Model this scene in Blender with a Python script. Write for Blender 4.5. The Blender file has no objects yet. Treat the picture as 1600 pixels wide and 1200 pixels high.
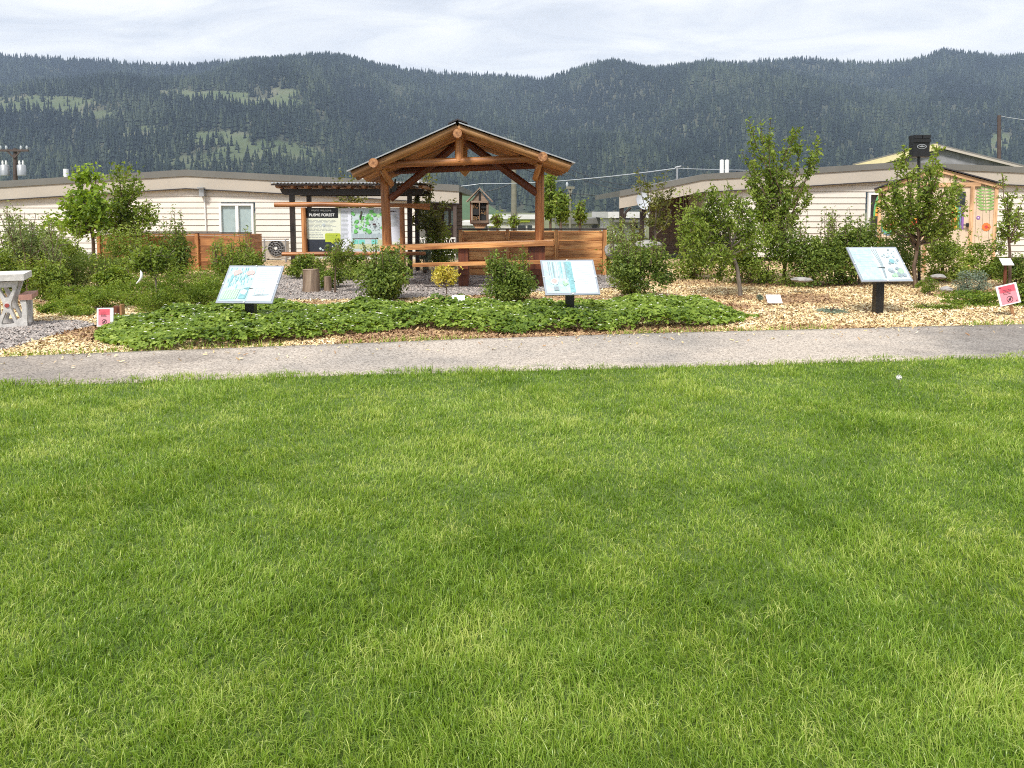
# Community forest garden seen across a lawn: log shelter, welcome board, lecterns, mobile homes, forested mountain.
NGRASS = 1080000
HAZE = 1.55e-4
SUN_EL, SUN_AZ, SUN_E = 50, 205, 2.8
CLOUD = .76
EXPOSURE = 0.75
DENOISE = False
import bpy, bmesh, math, random
import numpy as np
from mathutils import Vector, Matrix
R = math.radians
rng = np.random.default_rng(11)
random.seed(5)
scene = bpy.context.scene
COL = scene.collection

# ------------------------------------------------------------------ camera model (metres, camera at the origin of plan)
FPX, V0, TH, EYE = 1180.0, 423.0, R(4.5), 1.6
CT, ST = math.cos(TH), math.sin(TH)
def A(u, v, Y):
    """point at distance Y in front of the camera"""
    x = (u-800)/FPX; y = (V0-v)/FPX
    d = (x, CT+y*ST, -ST+y*CT); t = Y/d[1]
    return Vector((d[0]*t, Y, EYE+d[2]*t))
def G(u, v, z=0.0):
    x = (u-800)/FPX; y = (V0-v)/FPX
    d = (x, CT+y*ST, -ST+y*CT); t = (z-EYE)/d[2]
    return Vector((d[0]*t, d[1]*t, z))
def B(u, Y, z=0.0):
    a = (z-EYE)/Y
    y = (a*CT+ST)/(CT-a*ST)
    return A(u, V0-y*FPX, Y)
def PX(Y): return Y/FPX            # metres per photo pixel at distance Y

# ------------------------------------------------------------------ materials
def new_mat(name):
    m = bpy.data.materials.new(name); m.use_nodes = True
    nt = m.node_tree; b = nt.nodes['Principled BSDF']
    return m, nt, b
def node(nt, t, **kw):
    n = nt.nodes.new(t)
    for k, v in kw.items():
        if k == 'ins':
            for kk, vv in v.items(): n.inputs[kk].default_value = vv
        else: setattr(n, k, v)
    return n
def ramp(nt, stops, fac=None):
    n = nt.nodes.new('ShaderNodeValToRGB'); e = n.color_ramp.elements
    while len(e) < len(stops): e.new(0.5)
    for k, (p, c) in enumerate(stops):
        e[k].position = p; e[k].color = (*c, 1)
    if fac is not None: nt.links.new(fac, n.inputs[0])
    return n
def simple(name, col, rough=.6, metal=0.0, var=.12, scale=6.0, bump=0.0, coat=0.0):
    m, nt, b = new_mat(name)
    geo = node(nt, 'ShaderNodeNewGeometry')
    nz = node(nt, 'ShaderNodeTexNoise', ins={'Scale': scale, 'Detail': 6.0, 'Roughness': .65})
    nt.links.new(geo.outputs['Position'], nz.inputs['Vector'])
    c0 = tuple(max(0, c*(1-var)) for c in col); c1 = tuple(min(1, c*(1+var)) for c in col)
    r = ramp(nt, [(.3, c0), (.7, c1)], nz.outputs['Fac'])
    nt.links.new(r.outputs[0], b.inputs['Base Color'])
    b.inputs['Roughness'].default_value = rough; b.inputs['Metallic'].default_value = metal
    if coat: b.inputs['Coat Weight'].default_value = coat; b.inputs['Coat Roughness'].default_value = .08
    if bump:
        bp = node(nt, 'ShaderNodeBump', ins={'Strength': bump, 'Distance': .02})
        nt.links.new(nz.outputs['Fac'], bp.inputs['Height']); nt.links.new(bp.outputs[0], b.inputs['Normal'])
    return m
def wood(name, dark, mid, light, knots=True, rough=.55, sx=1.6, sy=26.0, weather=None):
    m, nt, b = new_mat(name)
    at = node(nt, 'ShaderNodeAttribute', attribute_name='grain')
    mp = node(nt, 'ShaderNodeMapping'); mp.inputs['Scale'].default_value = (sx, sy, sy)
    nt.links.new(at.outputs['Vector'], mp.inputs['Vector'])
    n1 = node(nt, 'ShaderNodeTexNoise', ins={'Scale': 1.0, 'Detail': 7.0, 'Roughness': .6, 'Distortion': .6})
    nt.links.new(mp.outputs[0], n1.inputs['Vector'])
    r = ramp(nt, [(.3, dark), (.48, mid), (.72, light)], n1.outputs['Fac'])
    mp2 = node(nt, 'ShaderNodeMapping'); mp2.inputs['Scale'].default_value = (.9, 3.5, 3.5)
    nt.links.new(at.outputs['Vector'], mp2.inputs['Vector'])
    n2 = node(nt, 'ShaderNodeTexNoise', ins={'Scale': 1.0, 'Detail': 3.0})
    nt.links.new(mp2.outputs[0], n2.inputs['Vector'])
    mx = node(nt, 'ShaderNodeMix', data_type='RGBA', blend_type='MULTIPLY')
    r2 = ramp(nt, [(.36, (.46, .38, .32)), (.6, (1.15, 1.13, 1.1))], n2.outputs['Fac'])
    mx.inputs['Factor'].default_value = .9
    nt.links.new(r.outputs[0], mx.inputs['A']); nt.links.new(r2.outputs[0], mx.inputs['B'])
    out = mx.outputs['Result']
    if knots:
        mp3 = node(nt, 'ShaderNodeMapping'); mp3.inputs['Scale'].default_value = (2.2, 5.0, 5.0)
        nt.links.new(at.outputs['Vector'], mp3.inputs['Vector'])
        vo = node(nt, 'ShaderNodeTexVoronoi', ins={'Scale': 1.0}); nt.links.new(mp3.outputs[0], vo.inputs['Vector'])
        rk = ramp(nt, [(.05, (.22, .14, .1)), (.13, (1, 1, 1))], vo.outputs['Distance'])
        mk = node(nt, 'ShaderNodeMix', data_type='RGBA', blend_type='MULTIPLY'); mk.inputs['Factor'].default_value = .75
        nt.links.new(out, mk.inputs['A']); nt.links.new(rk.outputs[0], mk.inputs['B']); out = mk.outputs['Result']
    nt.links.new(out, b.inputs['Base Color'])
    b.inputs['Roughness'].default_value = rough
    bp = node(nt, 'ShaderNodeBump', ins={'Strength': .35, 'Distance': .01})
    nt.links.new(n1.outputs['Fac'], bp.inputs['Height']); nt.links.new(bp.outputs[0], b.inputs['Normal'])
    return m
def leaf_mat(name, dark, mid, light, trans=.35, rough=.5, patch=0.0, patch_scale=1.0, patch_col=None):
    m, nt, b = new_mat(name)
    at = node(nt, 'ShaderNodeAttribute', attribute_name='tint')
    r = ramp(nt, [(0.0, dark), (.5, mid), (1.0, light)], at.outputs['Fac'])
    col = r.outputs[0]
    if patch:
        geo = node(nt, 'ShaderNodeNewGeometry')
        nz = node(nt, 'ShaderNodeTexNoise', ins={'Scale': patch_scale, 'Detail': 4.0, 'Roughness': .6})
        nt.links.new(geo.outputs['Position'], nz.inputs['Vector'])
        rf = ramp(nt, [(.38, (0, 0, 0)), (.66, (1, 1, 1))], nz.outputs['Fac'])
        ma = node(nt, 'ShaderNodeMath', operation='MULTIPLY'); ma.inputs[1].default_value = patch
        nt.links.new(rf.outputs[0], ma.inputs[0])
        mx = node(nt, 'ShaderNodeMix', data_type='RGBA', blend_type='MULTIPLY')
        nt.links.new(ma.outputs[0], mx.inputs['Factor']); nt.links.new(col, mx.inputs['A'])
        mx.inputs['B'].default_value = (*patch_col, 1); col = mx.outputs['Result']
    nt.links.new(col, b.inputs['Base Color'])
    b.inputs['Roughness'].default_value = rough
    b.inputs['Specular IOR Level'].default_value = .35
    tr = node(nt, 'ShaderNodeBsdfTranslucent')
    hs = node(nt, 'ShaderNodeHueSaturation', ins={'Hue': .485, 'Saturation': 1.1, 'Value': 1.25})
    nt.links.new(col, hs.inputs['Color']); nt.links.new(hs.outputs[0], tr.inputs['Color'])
    ms = node(nt, 'ShaderNodeMixShader'); ms.inputs[0].default_value = trans
    nt.links.new(b.outputs[0], ms.inputs[1]); nt.links.new(tr.outputs[0], ms.inputs[2])
    nt.links.new(ms.outputs[0], nt.nodes['Material Output'].inputs['Surface'])
    return m

M = {}
# ------------------------------------------------------------------ objects
def put(o, parent=None):
    COL.objects.link(o)
    if parent is not None: o.parent = parent
    return o
def tag(o, label=None, cat=None, group=None, kind=None):
    if label: o['label'] = label
    if cat: o['category'] = cat
    if group: o['group'] = group
    if kind: o['kind'] = kind
    return o
def thing(name, label, cat, loc=(0, 0, 0), group=None):
    o = bpy.data.objects.new(name, None); o.empty_display_size = .2
    COL.objects.link(o); o.location = loc
    return tag(o, label, cat, group)
def root_loc(o):
    while o.parent is not None: o = o.parent
    return Vector(o.location)
def mesh_object(me, name, mats, parent=None, origin=None):
    me.name = name
    for m in mats: me.materials.append(m)
    o = bpy.data.objects.new(name, me); put(o, parent)
    if parent is None and origin is not None: o.location = origin
    return o

class MB:
    """collects shapes (world coordinates) for one mesh object; 'grain' holds wood coordinates (x runs along the piece)"""
    def __init__(s): s.v = []; s.f = []; s.g = []; s.mi = []; s.sm = []
    def add(s, vs, fs, gs=None, mi=0, smooth=False):
        b = len(s.v); s.v += [tuple(p) for p in vs]
        s.g += [tuple(q) for q in (gs or vs)]
        for f in fs: s.f.append(tuple(b+i for i in f)); s.mi.append(mi); s.sm.append(smooth)
    def box(s, c, size, rot=None, mi=0):
        c = Vector(c); hx, hy, hz = size[0]/2, size[1]/2, size[2]/2
        rot = rot or Matrix.Identity(3)
        P = [Vector((x, y, z)) for x in (-hx, hx) for y in (-hy, hy) for z in (-hz, hz)]
        ax = max(range(3), key=lambda k: size[k]); off = random.random()*40
        for f in ((0, 1, 3, 2), (4, 6, 7, 5), (0, 4, 5, 1), (2, 3, 7, 6), (0, 2, 6, 4), (1, 5, 7, 3)):
            gs = []
            for i in f:
                p = P[i]; o = [p[k] for k in range(3) if k != ax]
                gs.append((p[ax]+off, o[0]+off*1.7, o[1]+off*.6))
            s.add([c+rot@P[i] for i in f], [(0, 1, 2, 3)], gs, mi)
    def beam(s, p0, p1, w, h, mi=0, up=Vector((0, 0, 1))):
        p0, p1 = Vector(p0), Vector(p1); d = p1-p0; L = d.length; d.normalize()
        side = d.cross(up)
        if side.length < 1e-4: side = d.cross(Vector((0, 1, 0)))
        side.normalize(); u = side.cross(d)
        rot = Matrix((d, side, u)).transposed()
        s.box((p0+p1)/2, (L, w, h), rot, mi)
    def tube(s, pts, rad, n=10, mi=0, caps=True, capmi=None, wob=0.0):
        pts = [Vector(p) for p in pts]; m = len(pts)
        rad = list(rad) if hasattr(rad, '__len__') else [rad]*m
        off = random.random()*40; vs, gs, L = [], [], 0.0
        prev = None; rings = []
        for i, p in enumerate(pts):
            t = (pts[min(i+1, m-1)]-pts[max(i-1, 0)]).normalized()
            if prev is None:
                a = t.cross(Vector((0, 0, 1)))
                if a.length < .1: a = t.cross(Vector((1, 0, 0)))
            else: a = prev-t*prev.dot(t)
            a.normalize(); prev = a; bb = t.cross(a)
            if i: L += (p-pts[i-1]).length
            ring = []
            for k in range(n):
                th = 2*math.pi*k/n; r = rad[i]*(1+wob*(random.random()-.5))
                q = p+a*math.cos(th)*r+bb*math.sin(th)*r
                ring.append(q); vs.append(q); gs.append((L+off, math.cos(th)*.12+off, math.sin(th)*.12+off*.6))
            rings.append(ring)
        fs = [(i*n+k, i*n+(k+1) % n, (i+1)*n+(k+1) % n, (i+1)*n+k) for i in range(m-1) for k in range(n)]
        s.add(vs, fs, gs, mi, True)
        if caps:
            for ring, fl in ((rings[0], True), (rings[-1], False)):
                c = sum(ring, Vector())/n
                gsr = [((q-c).length*3+off, (q-c).x*4+off, (q-c).z*4) for q in ring]
                s.add(ring, [tuple(range(n))[::-1] if not fl else tuple(range(n))], gsr, mi if capmi is None else capmi)
    def prism(s, outline, axis, mi=0):
        """outline: list of 3D points (planar); axis: extrusion vector"""
        o = [Vector(p) for p in outline]; ax = Vector(axis); n = len(o)
        s.add(o, [tuple(range(n))], None, mi); s.add([p+ax for p in o], [tuple(range(n))[::-1]], None, mi)
        for i in range(n):
            j = (i+1) % n
            s.add([o[i], o[j], o[j]+ax, o[i]+ax], [(0, 1, 2, 3)], None, mi)
    def poly(s, pts, mi=0): s.add(pts, [tuple(range(len(pts)))], None, mi)
    def ball(s, c, r, mi=0, nu=10, nv=6, jit=0.0, sz=(1, 1, 1)):
        c = Vector(c); vs = []; fs = []
        for j in range(nv+1):
            ph = math.pi*j/nv
            for i in range(nu):
                th = 2*math.pi*i/nu; q = r*(1+jit*(random.random()-.5))
                vs.append(c+Vector((math.sin(ph)*math.cos(th)*q*sz[0], math.sin(ph)*math.sin(th)*q*sz[1], math.cos(ph)*q*sz[2])))
        for j in range(nv):
            for i in range(nu): fs.append((j*nu+i, (j+1)*nu+i, (j+1)*nu+(i+1) % nu, j*nu+(i+1) % nu))
        s.add(vs, fs, None, mi, True)
    def build(s, name, mats, parent=None, origin=None):
        if not isinstance(mats, (list, tuple)): mats = [mats]
        org = root_loc(parent) if parent is not None else Vector(origin if origin is not None else (0, 0, 0))
        me = bpy.data.meshes.new(name)
        me.from_pydata([(p[0]-org.x, p[1]-org.y, p[2]-org.z) for p in s.v], [], s.f)
        me.polygons.foreach_set('material_index', s.mi); me.polygons.foreach_set('use_smooth', s.sm)
        at = me.attributes.new('grain', 'FLOAT_VECTOR', 'POINT')
        at.data.foreach_set('vector', np.array(s.g, dtype=np.float32).ravel())
        me.update()
        return mesh_object(me, name, mats, parent, org)

def np_object(name, V, tris, mats, parent=None, origin=(0, 0, 0), attrs=None, mi=None, quads=None, smooth=False):
    """fast mesh from arrays; V world coordinates"""
    org = np.array(root_loc(parent) if parent is not None else origin, dtype=np.float64)
    me = bpy.data.meshes.new(name); V = np.asarray(V)-org
    nt_ = 0 if tris is None else len(tris); nq = 0 if quads is None else len(quads)
    loops = np.concatenate([a.ravel() for a in (tris, quads) if a is not None and len(a)]).astype(np.int32)
    me.vertices.add(len(V)); me.vertices.foreach_set('co', V.astype(np.float32).ravel())
    me.loops.add(len(loops)); me.loops.foreach_set('vertex_index', loops)
    me.polygons.add(nt_+nq)
    st = np.concatenate([np.arange(nt_)*3, nt_*3+np.arange(nq)*4]).astype(np.int32)
    me.polygons.foreach_set('loop_start', st)
    if mi is not None: me.polygons.foreach_set('material_index', np.asarray(mi, dtype=np.int32))
    me.polygons.foreach_set('use_smooth', np.full(nt_+nq, smooth))
    for k, a in (attrs or {}).items():
        at = me.attributes.new(k, 'FLOAT', 'POINT'); at.data.foreach_set('value', np.asarray(a, dtype=np.float32))
    me.update(calc_edges=True); me.validate()
    return mesh_object(me, name, mats if isinstance(mats, (list, tuple)) else [mats], parent, tuple(org))

class VNoise:
    """smooth 2D value noise"""
    def __init__(s, seed): s.g = np.random.default_rng(seed).random((256, 256))
    def one(s, x, y):
        xi = np.floor(x).astype(int); yi = np.floor(y).astype(int); fx = x-xi; fy = y-yi
        fx = fx*fx*(3-2*fx); fy = fy*fy*(3-2*fy); g = s.g
        a = g[xi % 256, yi % 256]; b = g[(xi+1) % 256, yi % 256]; c = g[xi % 256, (yi+1) % 256]; d = g[(xi+1) % 256, (yi+1) % 256]
        return (a*(1-fx)+b*fx)*(1-fy)+(c*(1-fx)+d*fx)*fy
    def __call__(s, x, y, oct=3):
        r = 0; w = 1.0; t = 0
        for k in range(oct): r = r+w*s.one(x*2**k+k*17.3, y*2**k+k*9.1); t += w; w *= .5
        return r/t
def in_poly(px, py, poly):
    inside = np.zeros(len(px), bool); n = len(poly); j = n-1
    for i in range(n):
        xi, yi = poly[i]; xj, yj = poly[j]
        c = ((yi > py) != (yj > py)) & (px < (xj-xi)*(py-yi)/(yj-yi+1e-12)+xi)
        inside ^= c; j = i
    return inside
def holed(name, outer, holes, thick, to3, mat, parent):
    """a flat plate with holes: outlines in 2D, to3 maps (x, y, depth) to the world"""
    cu = bpy.data.curves.new(name, 'CURVE'); cu.dimensions = '2D'; cu.fill_mode = 'BOTH'; cu.extrude = thick/2
    for ring in [outer]+holes:
        sp = cu.splines.new('POLY'); sp.points.add(len(ring)-1); sp.use_cyclic_u = True
        for p, q in zip(sp.points, ring): p.co = (q[0], q[1], 0, 1)
    t = bpy.data.objects.new('tmp', cu); COL.objects.link(t)
    me = bpy.data.meshes.new_from_object(t.evaluated_get(bpy.context.evaluated_depsgraph_get()))
    bpy.data.objects.remove(t); bpy.data.curves.remove(cu)
    org = root_loc(parent)
    for v in me.vertices: v.co = Vector(to3(v.co.x, v.co.y, v.co.z))-org
    me.materials.clear()
    return mesh_object(me, name, [mat], parent)
def lettering(name, text, size, to3, mat, parent, thick=.002, spacing=1.0):
    cu = bpy.data.curves.new(name, 'FONT'); cu.body = text; cu.size = size; cu.align_x = 'CENTER'; cu.extrude = thick; cu.offset = size*.018
    cu.space_character = spacing
    t = bpy.data.objects.new('tmp', cu); COL.objects.link(t)
    me = bpy.data.meshes.new_from_object(t.evaluated_get(bpy.context.evaluated_depsgraph_get()))
    bpy.data.objects.remove(t); bpy.data.curves.remove(cu)
    org = root_loc(parent)
    for v in me.vertices: v.co = Vector(to3(v.co.x, v.co.y, v.co.z))-org
    me.materials.clear()
    return mesh_object(me, name, [mat], parent)
# ------------------------------------------------------------------ the palette
M['log'] = wood('stained_log', (.16, .052, .017), (.41, .165, .053), (.58, .29, .12), rough=.45)
M['log_end'] = wood('log_end', (.26, .11, .045), (.4, .19, .08), (.5, .27, .13), knots=False, sx=6, sy=6)
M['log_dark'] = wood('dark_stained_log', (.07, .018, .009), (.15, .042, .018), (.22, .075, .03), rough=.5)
M['pole_wood'] = wood('peeled_pole', (.26, .12, .045), (.47, .25, .105), (.62, .38, .19), rough=.6)
M['cedar'] = wood('cedar_board', (.27, .09, .028), (.62, .30, .105), (.78, .46, .2), rough=.55, sx=2.2, sy=30)
M['cedar_red'] = wood('old_cedar_board', (.2, .075, .026), (.44, .19, .066), (.58, .3, .12), rough=.6, sx=2.2, sy=30)
M['shed_wood'] = wood('shed_trim', (.45, .24, .12), (.62, .38, .21), (.72, .48, .28), knots=False)
M['grey_wood'] = wood('weathered_wood', (.16, .115, .085), (.3, .22, .165), (.4, .31, .24), knots=False)
M['stump'] = wood('stump_bark', (.12, .085, .06), (.26, .19, .14), (.38, .3, .22), knots=False)
M['bark'] = wood('tree_bark', (.07, .045, .03), (.15, .1, .07), (.22, .16, .11), knots=False, sx=5, sy=18)
M['bark_grey'] = wood('grey_bark', (.09, .075, .06), (.17, .145, .12), (.25, .22, .185), knots=False, sx=5, sy=18)
M['stem'] = simple('green_stem', (.12, .12, .05), .6)
M['brown_steel'] = simple('brown_painted_steel', (.035, .022, .018), .4)
M['black_steel'] = simple('black_painted_steel', (.012, .011, .011), .35)
M['metal_roof'] = simple('corrugated_metal', (.5, .5, .5), .35, .8)
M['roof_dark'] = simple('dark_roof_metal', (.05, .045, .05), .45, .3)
M['siding'] = simple('cream_siding', (.71, .655, .585), .5, var=.06, scale=1.2)
M['siding2'] = simple('beige_siding', (.69, .645, .58), .5, var=.06, scale=1.2)
M['fascia'] = simple('beige_fascia', (.46, .41, .345), .5, var=.06, scale=1.0)
M['roof_cap'] = simple('grey_roof_edge', (.155, .15, .135), .5, var=.1, scale=.8)
M['white_trim'] = simple('white_trim', (.8, .8, .78), .4, var=.04)
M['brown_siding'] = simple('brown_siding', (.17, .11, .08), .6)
M['concrete'] = simple('precast_concrete', (.6, .575, .54), .8, var=.2, scale=14, bump=.4)
M['bench_red'] = simple('reddish_bench_slab', (.42, .22, .17), .75, var=.2, scale=14, bump=.3)
M['red_dot'] = simple('red_plug', (.35, .06, .05), .6)
M['dark'] = simple('dark_interior', (.02, .02, .02), .8)
M['glass_pale'] = None
M['white_paper'] = simple('white_paper', (.82, .82, .82), .35, var=.02, coat=.3)
M['acrylic_edge'] = simple('acrylic_edge', (.30, .33, .38), .15, var=.05, coat=.5)
M['red_print'] = simple('red_print', (.72, .10, .14), .4, var=.12, scale=30, coat=.2)
M['pink_print'] = simple('pink_print', (.78, .28, .33), .4, var=.1, scale=30, coat=.2)
M['ink'] = simple('dark_ink', (.06, .03, .04), .5)
M['black_print'] = simple('black_print', (.012, .012, .014), .35, var=.1)
M['slate_print'] = simple('slate_print', (.03, .035, .05), .35, var=.25, scale=20)
M['cream_print'] = simple('cream_print', (.72, .74, .60), .4, var=.03)
M['lilac_print'] = simple('lilac_print', (.72, .74, .82), .4, var=.03)
M['grey_ink'] = simple('grey_ink', (.42, .45, .46), .5, var=.15, scale=60)
M['lime_print'] = simple('lime_print', (.45, .52, .04), .4, var=.1, scale=40)
M['map_green'] = simple('map_green', (.16, .5, .13), .4, var=.4, scale=60)
M['map_green2'] = simple('map_pale_green', (.42, .68, .36), .4, var=.3, scale=60)
M['teal_print'] = simple('teal_print', (.2, .62, .55), .4, var=.25, scale=60)
M['tan_print'] = simple('tan_print', (.55, .58, .34), .4, var=.25, scale=60)
M['art_cyan'] = simple('pale_cyan_print', (.42, .60, .62), .25, var=.25, scale=14, coat=.4)  # lectern print colours paled to carry the acrylic cover's washed-out reflection
M['art_aqua'] = simple('aqua_print', (.20, .41, .44), .25, var=.3, scale=30, coat=.4)
M['art_white'] = simple('white_print', (.56, .66, .68), .25, var=.05, coat=.4)
M['art_grey'] = simple('pale_grey_print', (.27, .33, .36), .25, var=.3, scale=40, coat=.4)
M['art_pink'] = simple('pale_pink_print', (.66, .40, .38), .25, var=.2, scale=40, coat=.4)
M['art_green'] = simple('pale_green_print', (.34, .55, .36), .25, var=.2, scale=40, coat=.4)
M['art_faint'] = simple('faint_text_print', (.40, .48, .52), .25, var=.1, scale=40, coat=.4)
M['yellow'] = simple('yellow_paint', (.75, .48, .05), .5); M['orange'] = simple('orange_paint', (.7, .2, .05), .5)
M['rb_red'] = simple('red_paint', (.6, .06, .05), .5); M['rb_green'] = simple('green_paint', (.12, .4, .15), .5)
M['rb_blue'] = simple('slate_blue_paint', (.16, .26, .34), .5); M['rb_violet'] = simple('violet_paint', (.3, .13, .42), .5)
M['rb_pink'] = simple('pink_paint', (.72, .42, .36), .5); M['fern'] = simple('fern_paint', (.26, .42, .13), .5)
M['shed_wall'] = simple('pale_plywood', (.68, .53, .39), .6, var=.12, scale=4)
M['galv'] = simple('galvanised_steel', (.42, .43, .44), .4, .6)
M['dish'] = simple('dish_grey', (.5, .53, .57), .4)
M['rock'] = simple('pale_rock', (.31, .295, .275), .85, var=.25, scale=9, bump=.6)
M['shingle'] = simple('grey_shingle', (.25, .25, .26), .8, var=.25, scale=3)
M['yellow_fascia'] = simple('yellow_fascia', (.66, .58, .32), .5)
M['far_white'] = simple('far_white_wall', (.62, .61, .58), .6); M['far_cream'] = simple('far_cream_wall', (.55, .52, .45), .6)
M['pole_grey'] = simple('old_utility_pole', (.2, .19, .14), .8, var=.2)
M['pole_brown'] = simple('brown_utility_pole', (.09, .065, .055), .8, var=.2)
M['wire'] = simple('aluminium_wire', (.5, .53, .55), .4, .3); M['wire_dark'] = simple('black_wire', (.05, .055, .06), .5)
M['curtain'] = simple('pale_curtain', (.36, .45, .46), .25, var=.1, coat=.8)
M['bamboo'] = wood('bee_tubes', (.1, .06, .03), (.3, .2, .1), (.45, .33, .2), knots=False, sx=30, sy=30)

M['leaf_bright'] = leaf_mat('bright_leaf', (.11, .19, .02), (.25, .38, .04), (.42, .54, .1), .4)
M['leaf_mid'] = leaf_mat('mid_leaf', (.075, .13, .017), (.195, .275, .036), (.37, .45, .10), .38)
M['leaf_dark'] = leaf_mat('dark_leaf', (.048, .095, .015), (.125, .19, .028), (.29, .365, .075), .36)
M['leaf_olive'] = leaf_mat('olive_leaf', (.08, .095, .018), (.16, .18, .036), (.28, .28, .065), .36)
M['leaf_grey'] = leaf_mat('grey_green_leaf', (.11, .16, .05), (.23, .30, .10), (.42, .46, .21), .37)
M['leaf_silver'] = leaf_mat('silver_leaf', (.13, .18, .12), (.22, .28, .2), (.36, .42, .33), .25)
M['leaf_yellow'] = leaf_mat('yellow_leaf', (.42, .40, .05), (.68, .60, .10), (.85, .76, .25), .42)
M['leaf_berry'] = leaf_mat('strawberry_leaf', (.06, .115, .012), (.205, .305, .03), (.46, .56, .12), .36, patch=.35, patch_scale=1.3, patch_col=(.6, .7, .7))
M['leaf_herb'] = leaf_mat('herb_leaf', (.07, .13, .016), (.185, .275, .03), (.37, .46, .085), .38)
M['petal'] = simple('white_petal', (.8, .8, .72), .5, var=.03)
M['grass'] = leaf_mat('grass_blade', (.10, .185, .022), (.275, .41, .05), (.61, .65, .20), .42, rough=.33, patch=.35, patch_scale=1.1, patch_col=(.72, .9, .9))  # patch_col paints a grey-blue sheen into the blade colour
M['conifer'] = leaf_mat('conifer', (.008, .016, .013), (.022, .036, .024), (.066, .085, .048), 0.02, rough=.9)

def ground_mat(name, stops, scale, detail=8, scale2=None, stops2=None, vor=None, bump=.5, mixf=.6, rough=.9):
    m, nt, b = new_mat(name)
    geo = node(nt, 'ShaderNodeNewGeometry')
    if vor:
        t = node(nt, 'ShaderNodeTexVoronoi', ins={'Scale': vor, 'Randomness': 1.0})
        nt.links.new(geo.outputs['Position'], t.inputs['Vector'])
        sp = node(nt, 'ShaderNodeSeparateColor'); nt.links.new(t.outputs['Color'], sp.inputs[0]); fac = sp.outputs[0]
        hgt = t.outputs['Distance']
    else:
        t = node(nt, 'ShaderNodeTexNoise', ins={'Scale': scale, 'Detail': detail, 'Roughness': .7})
        nt.links.new(geo.outputs['Position'], t.inputs['Vector']); fac = t.outputs['Fac']; hgt = fac
    r = ramp(nt, stops, fac); col = r.outputs[0]
    if scale2:
        n2 = node(nt, 'ShaderNodeTexNoise', ins={'Scale': scale2, 'Detail': 5.0, 'Roughness': .6})
        nt.links.new(geo.outputs['Position'], n2.inputs['Vector'])
        r2 = ramp(nt, stops2, n2.outputs['Fac'])
        mx = node(nt, 'ShaderNodeMix', data_type='RGBA', blend_type='MULTIPLY'); mx.inputs['Factor'].default_value = mixf
        nt.links.new(col, mx.inputs['A']); nt.links.new(r2.outputs[0], mx.inputs['B']); col = mx.outputs['Result']
    nt.links.new(col, b.inputs['Base Color']); b.inputs['Roughness'].default_value = rough
    bp = node(nt, 'ShaderNodeBump', ins={'Strength': bump, 'Distance': .01})
    nt.links.new(hgt, bp.inputs['Height']); nt.links.new(bp.outputs[0], b.inputs['Normal'])
    return m
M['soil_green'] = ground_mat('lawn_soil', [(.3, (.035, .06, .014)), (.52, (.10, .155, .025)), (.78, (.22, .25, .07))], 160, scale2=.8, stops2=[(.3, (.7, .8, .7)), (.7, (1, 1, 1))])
M['field'] = ground_mat('rough_ground', [(.3, (.09, .11, .04)), (.7, (.17, .17, .08))], .6)
M['mulch'] = ground_mat('bark_mulch', [(.1, (.16, .1, .06)), (.35, (.38, .26, .145)), (.65, (.6, .45, .24)), (.9, (.74, .6, .36))], 1, vor=42, bump=.8,
                        scale2=.7, stops2=[(.35, (.62, .5, .46)), (.6, (1.05, 1.02, 1))], mixf=.8)
M['gravel'] = ground_mat('grey_gravel', [(.1, (.17, .15, .14)), (.5, (.32, .285, .265)), (.9, (.48, .43, .4))], 1, vor=60, bump=.8,
                         scale2=.9, stops2=[(.3, (.75, .72, .7)), (.7, (1, 1, 1))])
M['path'] = ground_mat('chip_sealed_path', [(.08, (.20, .175, .15)), (.3, (.385, .335, .28)), (.6, (.48, .425, .36)), (.92, (.61, .55, .475))], 1, vor=85, bump=.35,
                       scale2=.4, stops2=[(.36, (.6, .61, .64)), (.56, (1.03, 1, .98))], mixf=.9, rough=.8)
def stain(m):
    # long-used path: greyer, damp-darkened stretches towards both ends
    nt = m.node_tree; b = nt.nodes['Principled BSDF']; src = b.inputs['Base Color'].links[0].from_socket
    geo = node(nt, 'ShaderNodeNewGeometry'); sp = node(nt, 'ShaderNodeSeparateXYZ'); nt.links.new(geo.outputs['Position'], sp.inputs[0])
    nz = node(nt, 'ShaderNodeTexNoise', ins={'Scale': .9, 'Detail': 6.0, 'Roughness': .62}); nt.links.new(geo.outputs['Position'], nz.inputs['Vector'])
    ab = node(nt, 'ShaderNodeMath', operation='ADD'); ab.inputs[1].default_value = -1.0; nt.links.new(sp.outputs['X'], ab.inputs[0])
    aa = node(nt, 'ShaderNodeMath', operation='ABSOLUTE'); nt.links.new(ab.outputs[0], aa.inputs[0])
    ml = node(nt, 'ShaderNodeMath', operation='MULTIPLY_ADD'); ml.inputs[1].default_value = .11; ml.inputs[2].default_value = -.42; nt.links.new(aa.outputs[0], ml.inputs[0])
    su = node(nt, 'ShaderNodeMath', operation='ADD'); nt.links.new(ml.outputs[0], su.inputs[0]); nt.links.new(nz.outputs['Fac'], su.inputs[1])
    r = ramp(nt, [(.50, (1, 1, 1)), (.68, (.66, .655, .66))], su.outputs[0])
    mx = node(nt, 'ShaderNodeMix', data_type='RGBA', blend_type='MULTIPLY'); mx.inputs['Factor'].default_value = 1
    nt.links.new(src, mx.inputs['A']); nt.links.new(r.outputs[0], mx.inputs['B']); nt.links.new(mx.outputs['Result'], b.inputs['Base Color'])
stain(M['path'])
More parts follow.
